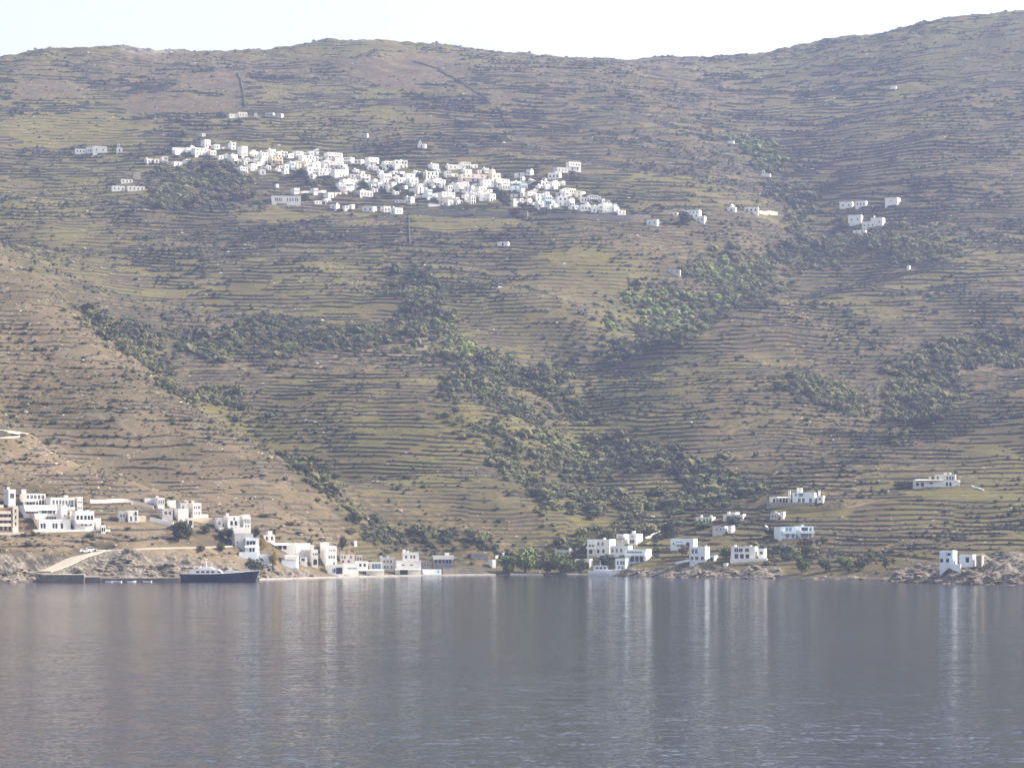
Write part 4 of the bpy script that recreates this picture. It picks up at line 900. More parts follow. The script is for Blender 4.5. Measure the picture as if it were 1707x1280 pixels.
L('white house with two chimneys highest left in the right hamlet', [(1160, 1194, 861.5, 872, 0, 6, [(.45, [.2, .5, .7, .9], .9, 1.5, 'w')])], -16, ex=[('chimney', 1167, 858.5, 0), ('chimney', 1183, 859, 0)])
L('white house with stepped roof beside the leafy garden, top of hamlet', [(1206, 1246, 857, 868, 0, 6, [(.5, [.2, .6], 1.2, 1.4, 'w')]), (1218, 1234, 854, 868, .6, 6, W2)], -18, ex=[('chimney', 1212, 853, 0, 1.0)])
L('low white house with a bright square end block in the garden', [(1188, 1215, 878, 889, 0, 6, [(.5, [.3, .7], .8, 1.2, 'w')], g_), (1213, 1225, 877, 890, -.4, 6, [])], -16)
L('small white house with a tall bright end block on the terraces', [(1284, 1302, 855, 866, 0, 5, [(.45, [.3, .7], .9, 1.4, 'w')], g_), (1301, 1310, 853, 866, -.3, 5, [])], -14, ex=[('chimney', 1292, 852.5, 0)])
L('wide white two-storey house with balconies and blue shutters on the terraces', [(1326, 1357, 877, 898, 0, 8, [(.74, [.35], 2.6, 1.6, 'w'), (.74, [.8], .9, 1.2, 'w'), (.25, [.15, .35, .55, .78], 1.1, 1.8, 'd')]), (1293, 1327, 878, 898, .4, 8, [(.74, [.42, .65, .85], 1.2, 1.8, 'd'), (.25, [.45, .85], 1.2, 1.8, 'd')], 'blue_white')], 12, 'blue_white', frame='shutter_blue',
  ex=[('balcony', 1327, 1357, 888.5, 1.5, 0), ('balcony', 1304, 1327, 889, 1.4, 1), ('yard_wall', 1304, 1352, 897.5, 906, .6, s_), ('chimney', 1343, 874.5, 0, .8), ('stair', 1327, 897, 1335, 906)])
L('white villa with tall chimneys, sloping stair roof and long veranda wing', [(1321, 1363, 824, 842, 0, 7, [(.78, [.12, .38], .9, 1.2, 'w'), (.28, [.3, .5, .85], 1.2, 1.7, 'w')], 'blue_white'), (1284, 1322, 831, 842, .5, 6, [(.42, [.2, .38, .55, .72, .88], 1.1, 1.6, 'd')]), (1361, 1377, 829, 842.5, -.6, 7, [(.55, [.45], 1.0, 1.0, 'w')])], -12, cat='villa', name='villa',
  ex=[('chimney', 1329, 816, 0, 1.0), ('chimney', 1334, 816, 0, 1.0), ('chimney', 1318, 820, 1, .9), ('chimney', 1362, 821, 2, .9), ('yard_wall', 1280, 1358, 840.5, 849, 1.6, s_), ('awning', 1297, 1320, 833, 1.8, w_, 1)])
L('white villa with a long porch wing and upper storey, highest on right hill', [(1558, 1597, 791, 812, 0, 7, [(.72, [.12, .2, .62, .76, .9], .9, 1.5, 'w'), (.25, [.6, .78], 1.1, 1.8, 'a')]), (1523, 1576, 799.5, 813, .5, 6, [(.42, [.12, .3, .42, .62, .75], 1.5, 1.7, 'd')]), (1592, 1601, 800, 812, .3, 5, [])], -10, cat='villa', name='villa',
  ex=[('awning', 1527, 1572, 801, 2.2, w_, 1), ('chimney', 1550, 794, 1, .9), ('chimney', 1575, 788, 0, 1.2), ('chimney', 1583, 787.5, 0, 1.0), ('balcony', 1542, 1574, 811, 1.6, 1), ('yard_wall', 1540, 1616, 812, 818, 1.2, s_), ('awning', 1597, 1614, 803.5, 2.0, w_, 2)])
L('pale blue house on the sea rocks at the right with stone annex', [(1568, 1602, 918, 947, 0, 8, [(.45, [.12, .6], 1.0, 1.2, 'w'), (.8, [.7], .7, .8, 'w')], 'blue_white'), (1600, 1631, 924.5, 940, .8, 6, [(.5, [.1], 1.2, 1.8, 'd'), (.45, [.6], 1.2, 1.7, 'd')]), (1629, 1641, 926, 941, 1.0, 5, [], s_)], -18, 'blue_white', frame='shutter_brown',
  ex=[('yard_wall', 1587, 1603, 940, 952, 2.0, 'blue_white'), ('chimney', 1594, 917, 0, .9)])

# ------------------------------------------------------------------ free-standing walls
def strip_wall(name, label, cat, pts, h, th, mat, step=1.5, grid=None, group=None, sink=1.2):
    line = resample([hit(x, y) for x, y in pts], step)
    line = smooth_line(line, 2)
    o_ = line[0].copy(); mb = MB(); k = 0
    for i, p in enumerate(line):
        t = (line[min(i + 1, len(line) - 1)] - line[max(i - 1, 0)]); t.z = 0
        if t.length < 1e-4: t = Vector((1, 0, 0))
        t.normalize(); n_ = Vector((-t.y, t.x, 0)) * th / 2
        zz = zat(p.x, p.y); hh = h * (rng.uniform(.85, 1.12) if name == 'dry_stone_wall' else rng.uniform(.97, 1.03))
        for q, z in ((p - n_, zz - sink), (p + n_, zz - sink), (p + n_ * .8, zz + hh), (p - n_ * .8, zz + hh)): mb.v.append((q.x - o_.x, q.y - o_.y, z - o_.z))
        if i:
            a = 4 * (i - 1); c_ = 4 * i
            for f in ((0, 3), (3, 2), (2, 1)): mb.f.append((a + f[0], c_ + f[0], c_ + f[1], a + f[1])); mb.m.append(0)
    mb.f.append((0, 1, 2, 3)); mb.m.append(0); e = 4 * (len(line) - 1); mb.f.append((e + 3, e + 2, e + 1, e)); mb.m.append(0)
    return tag(link(name, mb.mesh(name, [mat]), None, o_), label, cat, group)
strip_wall('garden_wall', 'pale plastered garden wall running down from the hotel to the cube house', 'wall', [(150, 838), (186, 838), (205, 837), (230, 842), (256, 848)], 1.2, .6, 'rose_plaster')
strip_wall('garden_wall', 'white wall with dark gaps on the red bank above the dense tree', 'wall', [(250, 870), (270, 874), (289, 878)], 1.6, .5, w_)
strip_wall('retaining_wall', 'long stone retaining wall below the right end of the village', 'wall', [(912, 364), (960, 365), (1010, 366), (1050, 367), (1085, 368)], 2.8, .8, 'rubble_stone')
strip_wall('retaining_wall', 'long grey retaining wall below the village middle', 'wall', [(682, 357), (740, 359), (800, 360), (846, 361), (880, 361)], 2.6, .8, s_)
strip_wall('retaining_wall', 'ochre wall stub beside the low house right of the domed chapel', 'wall', [(1266, 357), (1280, 358), (1296, 359.5)], 1.9, .5, 'ochre_plaster')
strip_wall('sea_wall', 'dark stone sea wall right of the white boathouse', 'wall', [(737, 957), (760, 957), (790, 957), (811, 957)], 2.3, 1.0, 'shade_dark_stone')
strip_wall('garden_wall', 'low white wall on the bank right of the farm hut', 'wall', [(826, 931), (834, 928), (840, 926)], 1.0, .4, w_)
strip_wall('garden_wall', 'whitewashed stepped garden wall climbing right of the hamlet', 'wall', [(1076, 898), (1090, 892), (1104, 885), (1110, 874)], .7, .5, w_)
strip_wall('garden_wall', 'short curved white path wall left of the wide blue shuttered house', 'wall', [(1276, 878), (1279, 884), (1288, 892)], .7, .6, w_)
strip_wall('garden_wall', 'white garden edging on the slope right of the highest villa', 'wall', [(1620, 812), (1630, 816), (1640, 819)], .6, .5, w_)
DRY = [('on the ridge slope, running down above the lone house', [(397, 122), (402, 135), (405, 150), (407, 165), (409, 180)]), ('slanting across the middle of the ridge slope', [(690, 104), (730, 115), (765, 135), (790, 152), (815, 172)]),
       ('running straight down below the village middle', [(682, 362), (682, 380), (683, 398), (684, 412)]),
       ]
for a, pts in DRY: strip_wall('dry_stone_wall', 'dark dry stone field wall ' + a, 'wall', pts, 1.0, .7, 'shade_dark_stone', 1.2, group='dry stone field walls')  # their shaded side is put into the wall colour

# ------------------------------------------------------------------ roads and quays
def road(key, name, mat, label):
    line, half = ROADS[key]; o_ = line[0].copy(); mb = MB(); L_ = len(line)
    for i, p in enumerate(line):
        t = line[min(i + 1, L_ - 1)] - line[max(i - 1, 0)]; t.z = 0; t.normalize(); n_ = Vector((-t.y, t.x, 0)) * half
        for q, z in ((p + n_, p.z), (p - n_, p.z), (p - n_, p.z - 1.0), (p + n_, p.z - 1.0)): mb.v.append((q.x - o_.x, q.y - o_.y, z - o_.z))
        if i:
            a = 4 * (i - 1); c_ = 4 * i
            for f in ((0, 1), (1, 2), (2, 3), (3, 0)): mb.f.append((a + f[0], a + f[1], c_ + f[1], c_ + f[0])); mb.m.append(0)
    mb.f.append((3, 2, 1, 0)); mb.m.append(0); e = 4 * (L_ - 1); mb.f.append((e, e + 1, e + 2, e + 3)); mb.m.append(0)
    return tag(link(name, mb.mesh(name, [mat]), None, o_), label, kind='structure')
plain('pale_road', (0.42, 0.375, 0.30), 0.95, 0.12, 0.25); plain('dirt_track', (0.17, 0.125, 0.085), 0.95, 0.2, 0.3); plain('asphalt', (0.16, 0.15, 0.145), 0.95, 0.15, 0.3)
plain('pebble_beach', (0.46, 0.41, 0.33), 0.95, 0.25, 0.8)
road('ramp', 'ramp_road', 'pale_road', 'pale concrete road sloping up from the ferry quay'); road('shore_road', 'shore_road', 'pale_road', 'pale road along the low cliff')
road('switchback', 'hill_road', 'pale_road', 'pale switchback road on the left spur'); road('village_road', 'village_road', 'asphalt', 'road under the hillside village')
road('villa_track', 'dirt_track', 'dirt_track', 'dirt track below the villa with tall chimneys')
def slab(name, pts, z0, z1, mats, label):
    """pts in plan (px, d)"""
    mb = MB(); pl = [((x - PX0) / F * d, d) for x, d in pts]; o_ = Vector((pl[0][0], pl[0][1], 0)); n_ = len(pl)
    mb.v = [(x - o_.x, y - o_.y, z1) for x, y in pl] + [(x - o_.x, y - o_.y, z0) for x, y in pl]
    mb.f.append(tuple(range(n_))); mb.m.append(0)
    for i in range(n_):
        j = (i + 1) % n_; mb.f.append((i, n_ + i, n_ + j, j)); mb.m.append(1)
    return tag(link(name, mb.mesh(name, mats), None, o_), label, kind='structure')
plain('quay_top', (0.40, 0.37, 0.32), 0.9, 0.2, 0.3); plain('quay_side', (0.26, 0.24, 0.21), 0.9, 0.3, 0.4)
plain('quay_face', (0.16, 0.13, 0.115), 0.9, 0.3, 0.4)
slab('ferry_quay', [(69, 994), (140, 994), (143, 1006), (74, 1008)], -2, 2.5, ['pale_road', 'quay_face'], 'concrete ferry quay with a dark face below the ramp')
slab('low_quay', [(140, 998), (168, 998), (170, 1009), (143, 1009)], -2, 1.7, ['concrete', 'quay_face'], 'lower concrete step of the ferry quay')
slab('low_quay', [(167, 1000), (300, 1004), (301, 1012), (168, 1011)], -2, 1.3, ['pale_road', 'quay_face'], 'long low quay at the foot of the cliff')
slab('waterfront_quay', [(432, 1036), (520, 1068), (545, 1076), (640, 1112), (702, 1132), (702, 1142), (640, 1124), (540, 1092), (432, 1046)], -2, 0.5, ['quay_top', 'quay_side'], 'pale waterfront promenade edge in front of the houses')
slab('waterfront_quay', [(702, 1132), (760, 1143), (826, 1156), (826, 1168), (760, 1156), (702, 1142)], -2, 0.45, ['quay_top', 'quay_side'], 'pale quay strip in front of the boathouse and sea wall')
slab('beach', [(850, 1158), (905, 1157), (908, 1175), (850, 1178)], -2, 0.55, ['pale_road', 'concrete'], 'pale jetty strip in front of the shore trees')
slab('beach', [(945, 1152), (1000, 1144), (1004, 1162), (946, 1170)], -2, 0.5, ['pebble_beach', 'pebble_beach'], 'pale strip of beach left of the cabin boat')

for lab, px, yb_ in (('wooden utility pole right of the grey stone waterfront house', 758.5, 950), ('wooden utility pole behind the long white flat waterfront building', 566, 928), ('wooden utility pole above the pebble beach at right', 1424, 938)):
    p = hit(px, yb_); t_ = tag(link('utility_pole', None, None, p), lab, 'pole')
    mb = MB(); mb.tube((0, 0, -.5), (0, 0, 7.0), .13, .09, 8); link('post', mb.mesh('post', ['bark']), t_)
    mb = MB(); mb.box(-.8, .8, -.06, .06, 6.4, 6.55); link('crossarm', mb.mesh('crossarm', ['bark']), t_)
# ------------------------------------------------------------------ boats and cars
def loft(mb, secs, m=0, closed_ends=True):
    n_ = len(secs[0]); k = len(mb.v)
    for s in secs: mb.v += s
    for i in range(len(secs) - 1):
        for j in range(n_ - 1):
            a = k + i * n_ + j; mb.f.append((a, a + 1, a + n_ + 1, a + n_)); mb.m.append(m)
    if closed_ends:
        mb.f.append(tuple(reversed(range(k, k + n_)))); mb.m.append(m); mb.f.append(tuple(range(k + (len(secs) - 1) * n_, k + len(secs) * n_))); mb.m.append(m)
def hull_sections(Ln, beam, free, rise, rake=2.2, stations=15):
    secs = []; deck = []
    for i in range(stations):
        t = i / (stations - 1); x = -Ln / 2 + Ln * t
        hb = beam / 2 * (1 - max(0, (t - .5) / .5) ** 2.4 * .985) * (0.86 + .14 * min(1, t / .2))
        sh = free + rise * max(0, (t - .35) / .65) ** 2 + .25 * max(0, .2 - t) * 5 * .3
        wl = hb * (0.86 if t < .8 else .86 - .5 * (t - .8) / .2)
        xo = rake * max(0, (t - .6) / .4) ** 2
        secs.append([(x + xo, -hb, sh), (x + xo * .35, -wl, 0.1), (x, -wl * .55, -1.0), (x, 0, -1.3), (x, wl * .55, -1.0), (x + xo * .35, wl, 0.1), (x + xo, hb, sh)])
        deck.append((x + xo, hb, sh))
    return secs, deck
def make_boat(label, px, d, Ln, beam, free, rise, hullmat, yaw, big):
    o_ = Vector(((px - PX0) / F * d, d, 0.0 if big else 0.9))
    root = tag(link('motor_yacht' if big else 'cabin_boat', None, None, o_, R(yaw)), label, 'boat')
    secs, deck = hull_sections(Ln, beam, free, rise)
    mb = MB(); loft(mb, secs); link('hull', mb.mesh('hull', [hullmat]), root)
    mb = MB()
    for i in range(len(deck) - 1):
        (x0, h0, z0), (x1, h1, z1) = deck[i], deck[i + 1]
        mb.quad((x0, -h0 + .08, z0 - .35), (x1, -h1 + .08, z1 - .35), (x1, h1 - .08, z1 - .35), (x0, h0 - .08, z0 - .35))
    link('deck', mb.mesh('deck', ['boat_varnish']), root)
    mb = MB()
    for i in range(len(deck) - 1):
        (x0, h0, z0), (x1, h1, z1) = deck[i], deck[i + 1]
        for s in (-1, 1):
            mb.tube((x0, s * h0, z0 + .04), (x1, s * h1, z1 + .04), .10, .10, 5)
    link('rubbing_strake', mb.mesh('rubbing_strake', ['boat_white']), root)
    if big:
        def house_(x0, x1, w0, z0, z1, sl0, sl1, nm, mat):
            mb = MB(); mb.prism([(x0, z0), (x1, z0), (x1 - sl1, z1), (x0 + sl0, z1)], -w0, w0); return link(nm, mb.mesh(nm, [mat]), root)
        dk = house_(-9.6, 2.6, 2.3, free - .4, free + 1.55, .5, 1.9, 'deckhouse', 'boat_white')
        for i in range(4):
            mb = MB(); mb.box(-6.9 + i * 1.7, -5.8 + i * 1.7, -2.33, -2.29, free + .4, free + 1.0); link('window', mb.mesh('window', ['pane']), dk)
        mb = MB(); mb.box(.3, 1.6, -2.33, -2.29, free + .4, free + .9); link('window', mb.mesh('window', ['pane']), dk)
        wh = house_(-6.6, -.6, 1.8, free + 1.55, free + 2.3, .4, 1.4, 'wheelhouse', 'boat_white')
        mb = MB(); mb.box(-11.6, -5.6, -2.5, 2.5, free + 2.35, free + 2.47); link('sun_roof', mb.mesh('sun_roof', ['awning_cloth']), root)
        for x in (-11.4, -9.6):
            for y in (-2.3, 2.3):
                mb = MB(); mb.tube((x, y, free - .3), (x, y, free + 2.36), .06, .06, 6); link('post', mb.mesh('post', ['boat_varnish']), root)
        mb = MB(); mb.prism([(2.6, free + .5), (8.6, free + .35), (8.2, free + .75), (3.2, free + 1.35)], -1.5, 1.5); link('fore_cabin', mb.mesh('fore_cabin', ['boat_white']), root)
        mb = MB(); mb.tube((-3.6, 0, free + 2.3), (-3.9, 0, free + 5.2), .10, .05, 6); mb.tube((-4.6, 0, free + 4.0), (-3.0, 0, free + 4.0), .04, .04, 5); link('mast', mb.mesh('mast', ['boat_white']), root)
        mb = MB()
        for i in range(9, len(deck) - 1):
            (x0, h0, z0), (x1, h1, z1) = deck[i], deck[i + 1]
            for s in (-1, 1): mb.tube((x0, s * h0 * .95, z0 + .8), (x1, s * h1 * .95, z1 + .8), .03, .03, 4); mb.tube((x0, s * h0 * .95, z0), (x0, s * h0 * .95, z0 + .8), .03, .03, 4)
        link('bow_rail', mb.mesh('bow_rail', ['steel']), root)
    else:
        mb = MB(); mb.prism([(-3.2, free - .2), (2.6, free + .1), (2.0, free + 1.9), (-3.0, free + 1.9)], -1.25, 1.25); cb = link('cabin', mb.mesh('cabin', ['boat_white']), root)
        for i in range(3):
            mb = MB(); mb.box(-2.4 + i * 1.5, -1.4 + i * 1.5, -1.28, -1.24, free + .8, free + 1.45); link('window', mb.mesh('window', ['pane']), cb)
        mb = MB(); mb.box(-4.4, 2.6, -1.5, 1.5, free + 1.92, free + 2.05); link('cabin_roof', mb.mesh('cabin_roof', ['boat_white']), root)
        mb = MB(); mb.tube((-.5, 0, free + 2), (-.6, 0, free + 4.2), .06, .03, 6); link('mast', mb.mesh('mast', ['boat_white']), root)
    return root
make_boat('long dark navy motor yacht with white deckhouse moored at the left quay', 362, 1011, 24.5, 6.0, 2.5, 1.2, 'hull_navy', 0, True)
make_boat('small cabin boat hauled out on the shore below the white hamlet', 1003, 1141, 10.5, 3.0, 1.0, .7, 'boat_white', 3, False)
def skiff():
    secs, deck = hull_sections(4.2, 1.7, .55, .25, .5, 9)
    mb = MB(); loft(mb, secs); return mb.mesh('hull', ['boat_white'])
def thwarts():
    mb = MB()
    for x in (-1.2, 0, 1.0): mb.box(x - .12, x + .12, -.7, .7, .34, .40)
    return mb.mesh('thwart', ['boat_varnish'])
SK = ['left end of the low quay, leftmost of the moored skiffs', 'second moored skiff from the left along the low quay', 'third moored skiff from the left along the low quay', 'rightmost of the moored skiffs along the low quay']
skm, thm = skiff(), thwarts()
for i, (px, d, y) in enumerate([(182, 994, 5), (196, 993, 170), (219, 996, 12), (246, 997, 175)]):
    t_ = tag(link('skiff', None, None, ((px - PX0) / F * d, d, -.05), R(y)), 'small white open skiff, ' + SK[i], 'boat', 'skiffs at the low quay')
    link('hull', skm, t_); link('thwarts', thm, t_); t_.scale = (.66, .66, .66)
def car(label, px, py, yaw, mat, z=None):
    p = hit(px, py); line = ROADS['ramp'][0]; q = min(line, key=lambda a: (a.x - p.x) ** 2 + (a.y - p.y) ** 2)
    root = tag(link('parked_car', None, None, (p.x, q.y, q.z + .02), R(yaw)), label, 'car', 'cars at the top of the quay ramp')
    mb = MB(); mb.prism([(-2.0, .35), (2.0, .35), (2.05, .75), (1.2, .92), (.55, 1.42), (-1.2, 1.45), (-1.85, .95), (-2.05, .8)], -.8, .8); link('body', mb.mesh('body', [mat]), root)
    for s in (-1, 1):
        mb = MB(); mb.prism([(-1.5, .95), (.95, .95), (.5, 1.34), (-1.15, 1.36)], s * .805 - .01, s * .805 + .01); link('side_window', mb.mesh('side_window', ['pane']), root)
    wm = shared('wheel', lambda: (lambda q_: (q_.tube((0, -.1, 0), (0, .1, 0), .32, .32, 12), q_.mesh('wheel', ['rubber']))[1])(MB()))
    for x in (-1.25, 1.3):
        for y in (-.74, .74): link('wheel', wm, root, (x, y, .32))
car('white car parked at the head of the quay ramp, left of the pair', 144, 922.5, 24, 'boat_white'); car('white car parked at the head of the quay ramp, right of the pair', 153, 920.5, 14, 'boat_white')

# ------------------------------------------------------------------ trees one can tell apart
def crown_mesh(name, mat, seed, nclump, nleaf, ls):
    rr = np.random.default_rng(seed); V = []; Fc = []
    cl = []
    for i in range(nclump):
        v = rr.normal(size=3); v /= np.linalg.norm(v); r = rr.uniform(.25, .8); cl.append((v * r * np.array([.5, .5, .42]) + np.array([0, 0, .55]), rr.uniform(.16, .27)))
    k = 0
    for c_, r in cl:
        for j in range(nleaf):
            v = rr.normal(size=3); v /= np.linalg.norm(v); p = c_ + v * r * rr.uniform(.55, 1.05) * np.array([1, 1, .8])
            a = rr.normal(size=3); a /= np.linalg.norm(a); b__ = np.cross(v + .5 * rr.normal(size=3), a); b__ /= np.linalg.norm(b__) + 1e-6
            s = ls * rr.uniform(.6, 1.4)
            V += [p - a * s, p + b__ * s * .6, p + a * s, p - b__ * s * .6]; Fc.append((k, k + 1, k + 2, k + 3)); k += 4
    me = bpy.data.meshes.new(name); me.from_pydata([tuple(v) for v in V], [], Fc); me.materials.append(MAT[mat]); return me
def trunk_mesh(seed):
    rr = random.Random(seed); mb = MB(); mb.tube((0, 0, -.2), (.02, 0, .34), .045, .032, 8)
    for i in range(6):
        a = rr.uniform(0, 6.28); q = (.02 + math.cos(a) * .25, math.sin(a) * .25, rr.uniform(.5, .75)); mb.tube((.02, 0, .3), q, .024, .008, 6)
    return mb.mesh('trunk', ['bark'])
TM = [trunk_mesh(i) for i in range(3)]
CM = {}
for mname in ('leaf_dark', 'leaf_olive', 'leaf_green', 'leaf_brown', 'leaf_gold'):
    CM[mname] = [crown_mesh('crown', mname, 40 + i, 16, 60, .055) for i in range(3)]
def tree(label, px, yb, wpx, hpx, mat, cat='tree', group=None):
    p = hit(px, yb); m_ = p.y / F; i = rng.randrange(3)
    root = tag(link('tree', None, None, p, rng.uniform(0, 6.28)), label, cat, group)
    H, W_ = hpx * m_, wpx * m_
    link('trunk', TM[i], root, scale=(H, H, H)); link('crown', CM[mat][i], root, (0, 0, -H * .06), scale=(W_ * 1.05, W_ * 1.05, H * 1.05))
TREES = [
 ('tall green tamarisk, second from the left in the shore grove', 876, 955, 46, 50, 'leaf_green'), ('low round tamarisk at the left end of the shore grove', 848, 956, 36, 32, 'leaf_green'),
 ('round tamarisk in the middle of the shore grove', 912, 956, 38, 36, 'leaf_olive'), ('wide tamarisk right of the middle of the shore grove', 942, 957, 44, 38, 'leaf_green'), ('smaller tamarisk at the right end of the shore grove', 968, 956, 26, 26, 'leaf_olive'),
 ('big dense dark tree left of the shaded annex under the tower house', 298, 904, 34, 38, 'leaf_dark'), ('lighter olive tree touching the big dense dark tree', 314, 904, 18, 28, 'leaf_olive'),
 ('dark tree right of the ochre wall under the tower house', 344, 890, 20, 16, 'leaf_dark'), ('dark bushy tree at the foot of the large white terraced house', 372, 899, 22, 20, 'leaf_dark'), ('dark tree touching the left of the bluish balcony house', 383, 903, 14, 24, 'leaf_dark'),
 ('dark tree right of the large terraced house, above the balcony house', 426, 896, 18, 18, 'leaf_dark'), ('round dark tree at the bow of the navy yacht', 425, 958, 30, 30, 'leaf_dark'), ('golden leaved tree beside the bluish balcony house', 438, 917, 18, 22, 'leaf_gold'),
 ('tall golden tree on the bank above the quay', 455, 948, 18, 34, 'leaf_gold'), ('dark round tree left of the lone white cube hut', 571, 917, 20, 26, 'leaf_dark'), ('round bush tree on the pale road verge, left of two', 336, 921, 16, 12, 'leaf_dark'), ('round bush tree on the pale road verge, right of two', 368, 922, 20, 16, 'leaf_dark'),
 ('dark leafy tree left of the low tan wall in the right hamlet', 1114, 897, 26, 34, 'leaf_dark'), ('green spreading tree between the hamlet houses and the top house', 1172, 882, 40, 16, 'leaf_green'), ('dark garden tree in front of the stepped roof house', 1222, 875, 34, 18, 'leaf_dark'),
 ('green tree between the stepped annex house and the long two-storey house', 1210, 934, 22, 24, 'leaf_green'), ('brown bare tree in front of the blue balcony house', 1138, 928, 24, 20, 'leaf_brown'), ('dark tree below the arcade house, right of the arch', 1010, 946, 34, 24, 'leaf_dark'),
 ('green tree at the left end of the pebble beach', 1337, 956, 26, 30, 'leaf_green'), ('second green tree along the pebble beach', 1376, 953, 26, 24, 'leaf_olive'), ('third tree along the pebble beach, pale green', 1408, 948, 30, 22, 'leaf_green'), ('fourth tree along the pebble beach, olive', 1438, 950, 30, 24, 'leaf_olive'),
 ('dark narrow cypress-like tree at the right end of the pebble beach', 1476, 947, 14, 22, 'leaf_dark'), ('olive tree behind the fourth beach tree', 1452, 941, 22, 22, 'leaf_olive'),
 ('dark shrub mass left of the wide house with blue shutters', 1286, 896, 26, 16, 'leaf_dark'), ('brown tree below the wide house with blue shutters', 1340, 912, 36, 18, 'leaf_brown'), ('dark tree right below the wide house with blue shutters', 1368, 912, 26, 18, 'leaf_dark'),
 ('dark tree left of the highest villa on the right hill', 1502, 815, 36, 14, 'leaf_dark'),
 ('dark tree clump in the middle of the hillside village', 840, 345, 26, 30, 'leaf_dark'), ('dark tree below the hillside village, right of the clump', 872, 350, 18, 12, 'leaf_dark'), ('brown tree under the village by the retaining wall', 858, 361, 22, 14, 'leaf_brown'),
 ('dark tree in the village below the rose walled church', 662, 320, 20, 14, 'leaf_dark'), ('dark tree left of the white school', 508, 336, 16, 16, 'leaf_dark'), ('olive tree among the village houses left of the middle', 604, 316, 22, 14, 'leaf_olive'), ('dark tree at the left part of the village under ochre houses', 500, 296, 24, 16, 'leaf_dark'),
 ('brown tree below the arched village house at left', 350, 285, 30, 16, 'leaf_brown'), ('dark tree right of the brown tree at the village left', 385, 292, 24, 16, 'leaf_dark'), ('rusty brown tree low below the village left', 326, 344, 28, 22, 'leaf_brown'), ('long brown thicket tree right of the rusty tree', 370, 338, 34, 18, 'leaf_brown'), ('brown thicket tree farthest right below the village left', 402, 336, 30, 18, 'leaf_brown'),
 ('olive tree left of the rusty tree below the village', 268, 346, 26, 14, 'leaf_olive'), ('dark tree in front of the house with arched porch', 1142, 376, 28, 26, 'leaf_dark'), ('olive tree by the pink village church', 700, 300, 12, 14, 'leaf_dark'), ('dark tree under the hamlet houses at village right', 892, 312, 20, 12, 'leaf_dark'),
 ('bright green tree in the central gully, upper of two', 752, 574, 18, 18, 'leaf_green'), ('bright green tree in the central gully, lower of two', 775, 600, 22, 22, 'leaf_green'), ('yellow green tree at the left gully edge beside the spur', 205, 588, 18, 22, 'leaf_olive'),
]
for t_ in TREES: tree(*t_)

# ------------------------------------------------------------------ scrub, woodland and stones (uncountable)
PROTO = bpy.data.collections.new('plant_prototypes')
def bush_mesh(name, mat, seed, nl, ls, flat):
    rr = np.random.default_rng(seed); V = []; Fc = []; k = 0
    bm = bmesh.new(); bmesh.ops.create_icosphere(bm, subdivisions=1, radius=.40)
    for v in bm.verts:
        v.co *= rr.uniform(.75, 1.15); v.co.z = v.co.z * flat + .38 * flat
        V.append(tuple(v.co))
    bm.verts.index_update(); Fc = [tuple(v.index for v in f.verts) for f in bm.faces]; k = len(V); bm.free()
    lob = [(rr.normal(size=3) * .16, rr.uniform(.24, .38)) for _ in range(6)]
    for j in range(nl):
        c_, r = lob[j % 6]
        v = rr.normal(size=3); v /= np.linalg.norm(v); v[2] = abs(v[2]) * .9 - .15
        p = c_ + v * r * rr.uniform(.8, 1.2); p[2] = p[2] * flat + .36 * flat
        a = rr.normal(size=3); a /= np.linalg.norm(a); b__ = np.cross(v, a); b__ /= np.linalg.norm(b__) + 1e-6; s = ls * rr.uniform(.6, 1.3)
        V += [tuple(p - a * s), tuple(p + b__ * s), tuple(p + a * s)]; Fc.append((k, k + 1, k + 2)); k += 3
    me = bpy.data.meshes.new(name); me.from_pydata(V, [], Fc); me.materials.append(MAT[mat]); return me
def rock_mesh(seed, mat='pale_stone'):
    rr = np.random.default_rng(seed); bm = bmesh.new(); bmesh.ops.create_icosphere(bm, subdivisions=1, radius=.5)
    for v in bm.verts: v.co *= rr.uniform(.6, 1.1); v.co.z *= .65
    me = bpy.data.meshes.new('stone'); bm.to_mesh(me); bm.free(); me.materials.append(MAT[mat]); return me
plain('shore_stone', (0.20, 0.165, 0.125), 0.95, 0.3, 0.7)
plain('pale_stone', (0.50, 0.46, 0.40), 0.95, 0.25, 0.7)
protos = [bush_mesh('bush', 'leaf_dark', 1, 90, .12, .75), bush_mesh('bush', 'leaf_dark', 2, 90, .12, .6), bush_mesh('bush', 'leaf_olive', 3, 90, .12, .75), bush_mesh('bush', 'leaf_olive', 4, 90, .12, .9),
          bush_mesh('bush', 'leaf_green', 5, 90, .12, .9), bush_mesh('bush', 'leaf_mauve', 6, 90, .12, .6), rock_mesh(1), rock_mesh(2), rock_mesh(3, 'shore_stone'), rock_mesh(4, 'shore_stone')]
for i, me in enumerate(protos):
    o = bpy.data.objects.new('proto_%02d' % i, me); PROTO.objects.link(o)
ng = bpy.data.node_groups.new('scatter', 'GeometryNodeTree')
ng.interface.new_socket('Geometry', in_out='INPUT', socket_type='NodeSocketGeometry'); ng.interface.new_socket('Geometry', in_out='OUTPUT', socket_type='NodeSocketGeometry')
gi = ng.nodes.new('NodeGroupInput'); go = ng.nodes.new('NodeGroupOutput'); ip = ng.nodes.new('GeometryNodeInstanceOnPoints')
ci = ng.nodes.new('GeometryNodeCollectionInfo'); ci.inputs[0].default_value = PROTO; ci.inputs['Separate Children'].default_value = True; ci.inputs['Reset Children'].default_value = True
def na(n_, t_):
    a = ng.nodes.new('GeometryNodeInputNamedAttribute'); a.data_type = t_; a.inputs[0].default_value = n_; return a.outputs[0]
ng.links.new(gi.outputs[0], ip.inputs['Points']); ng.links.new(ci.outputs[0], ip.inputs['Instance']); ip.inputs['Pick Instance'].default_value = True
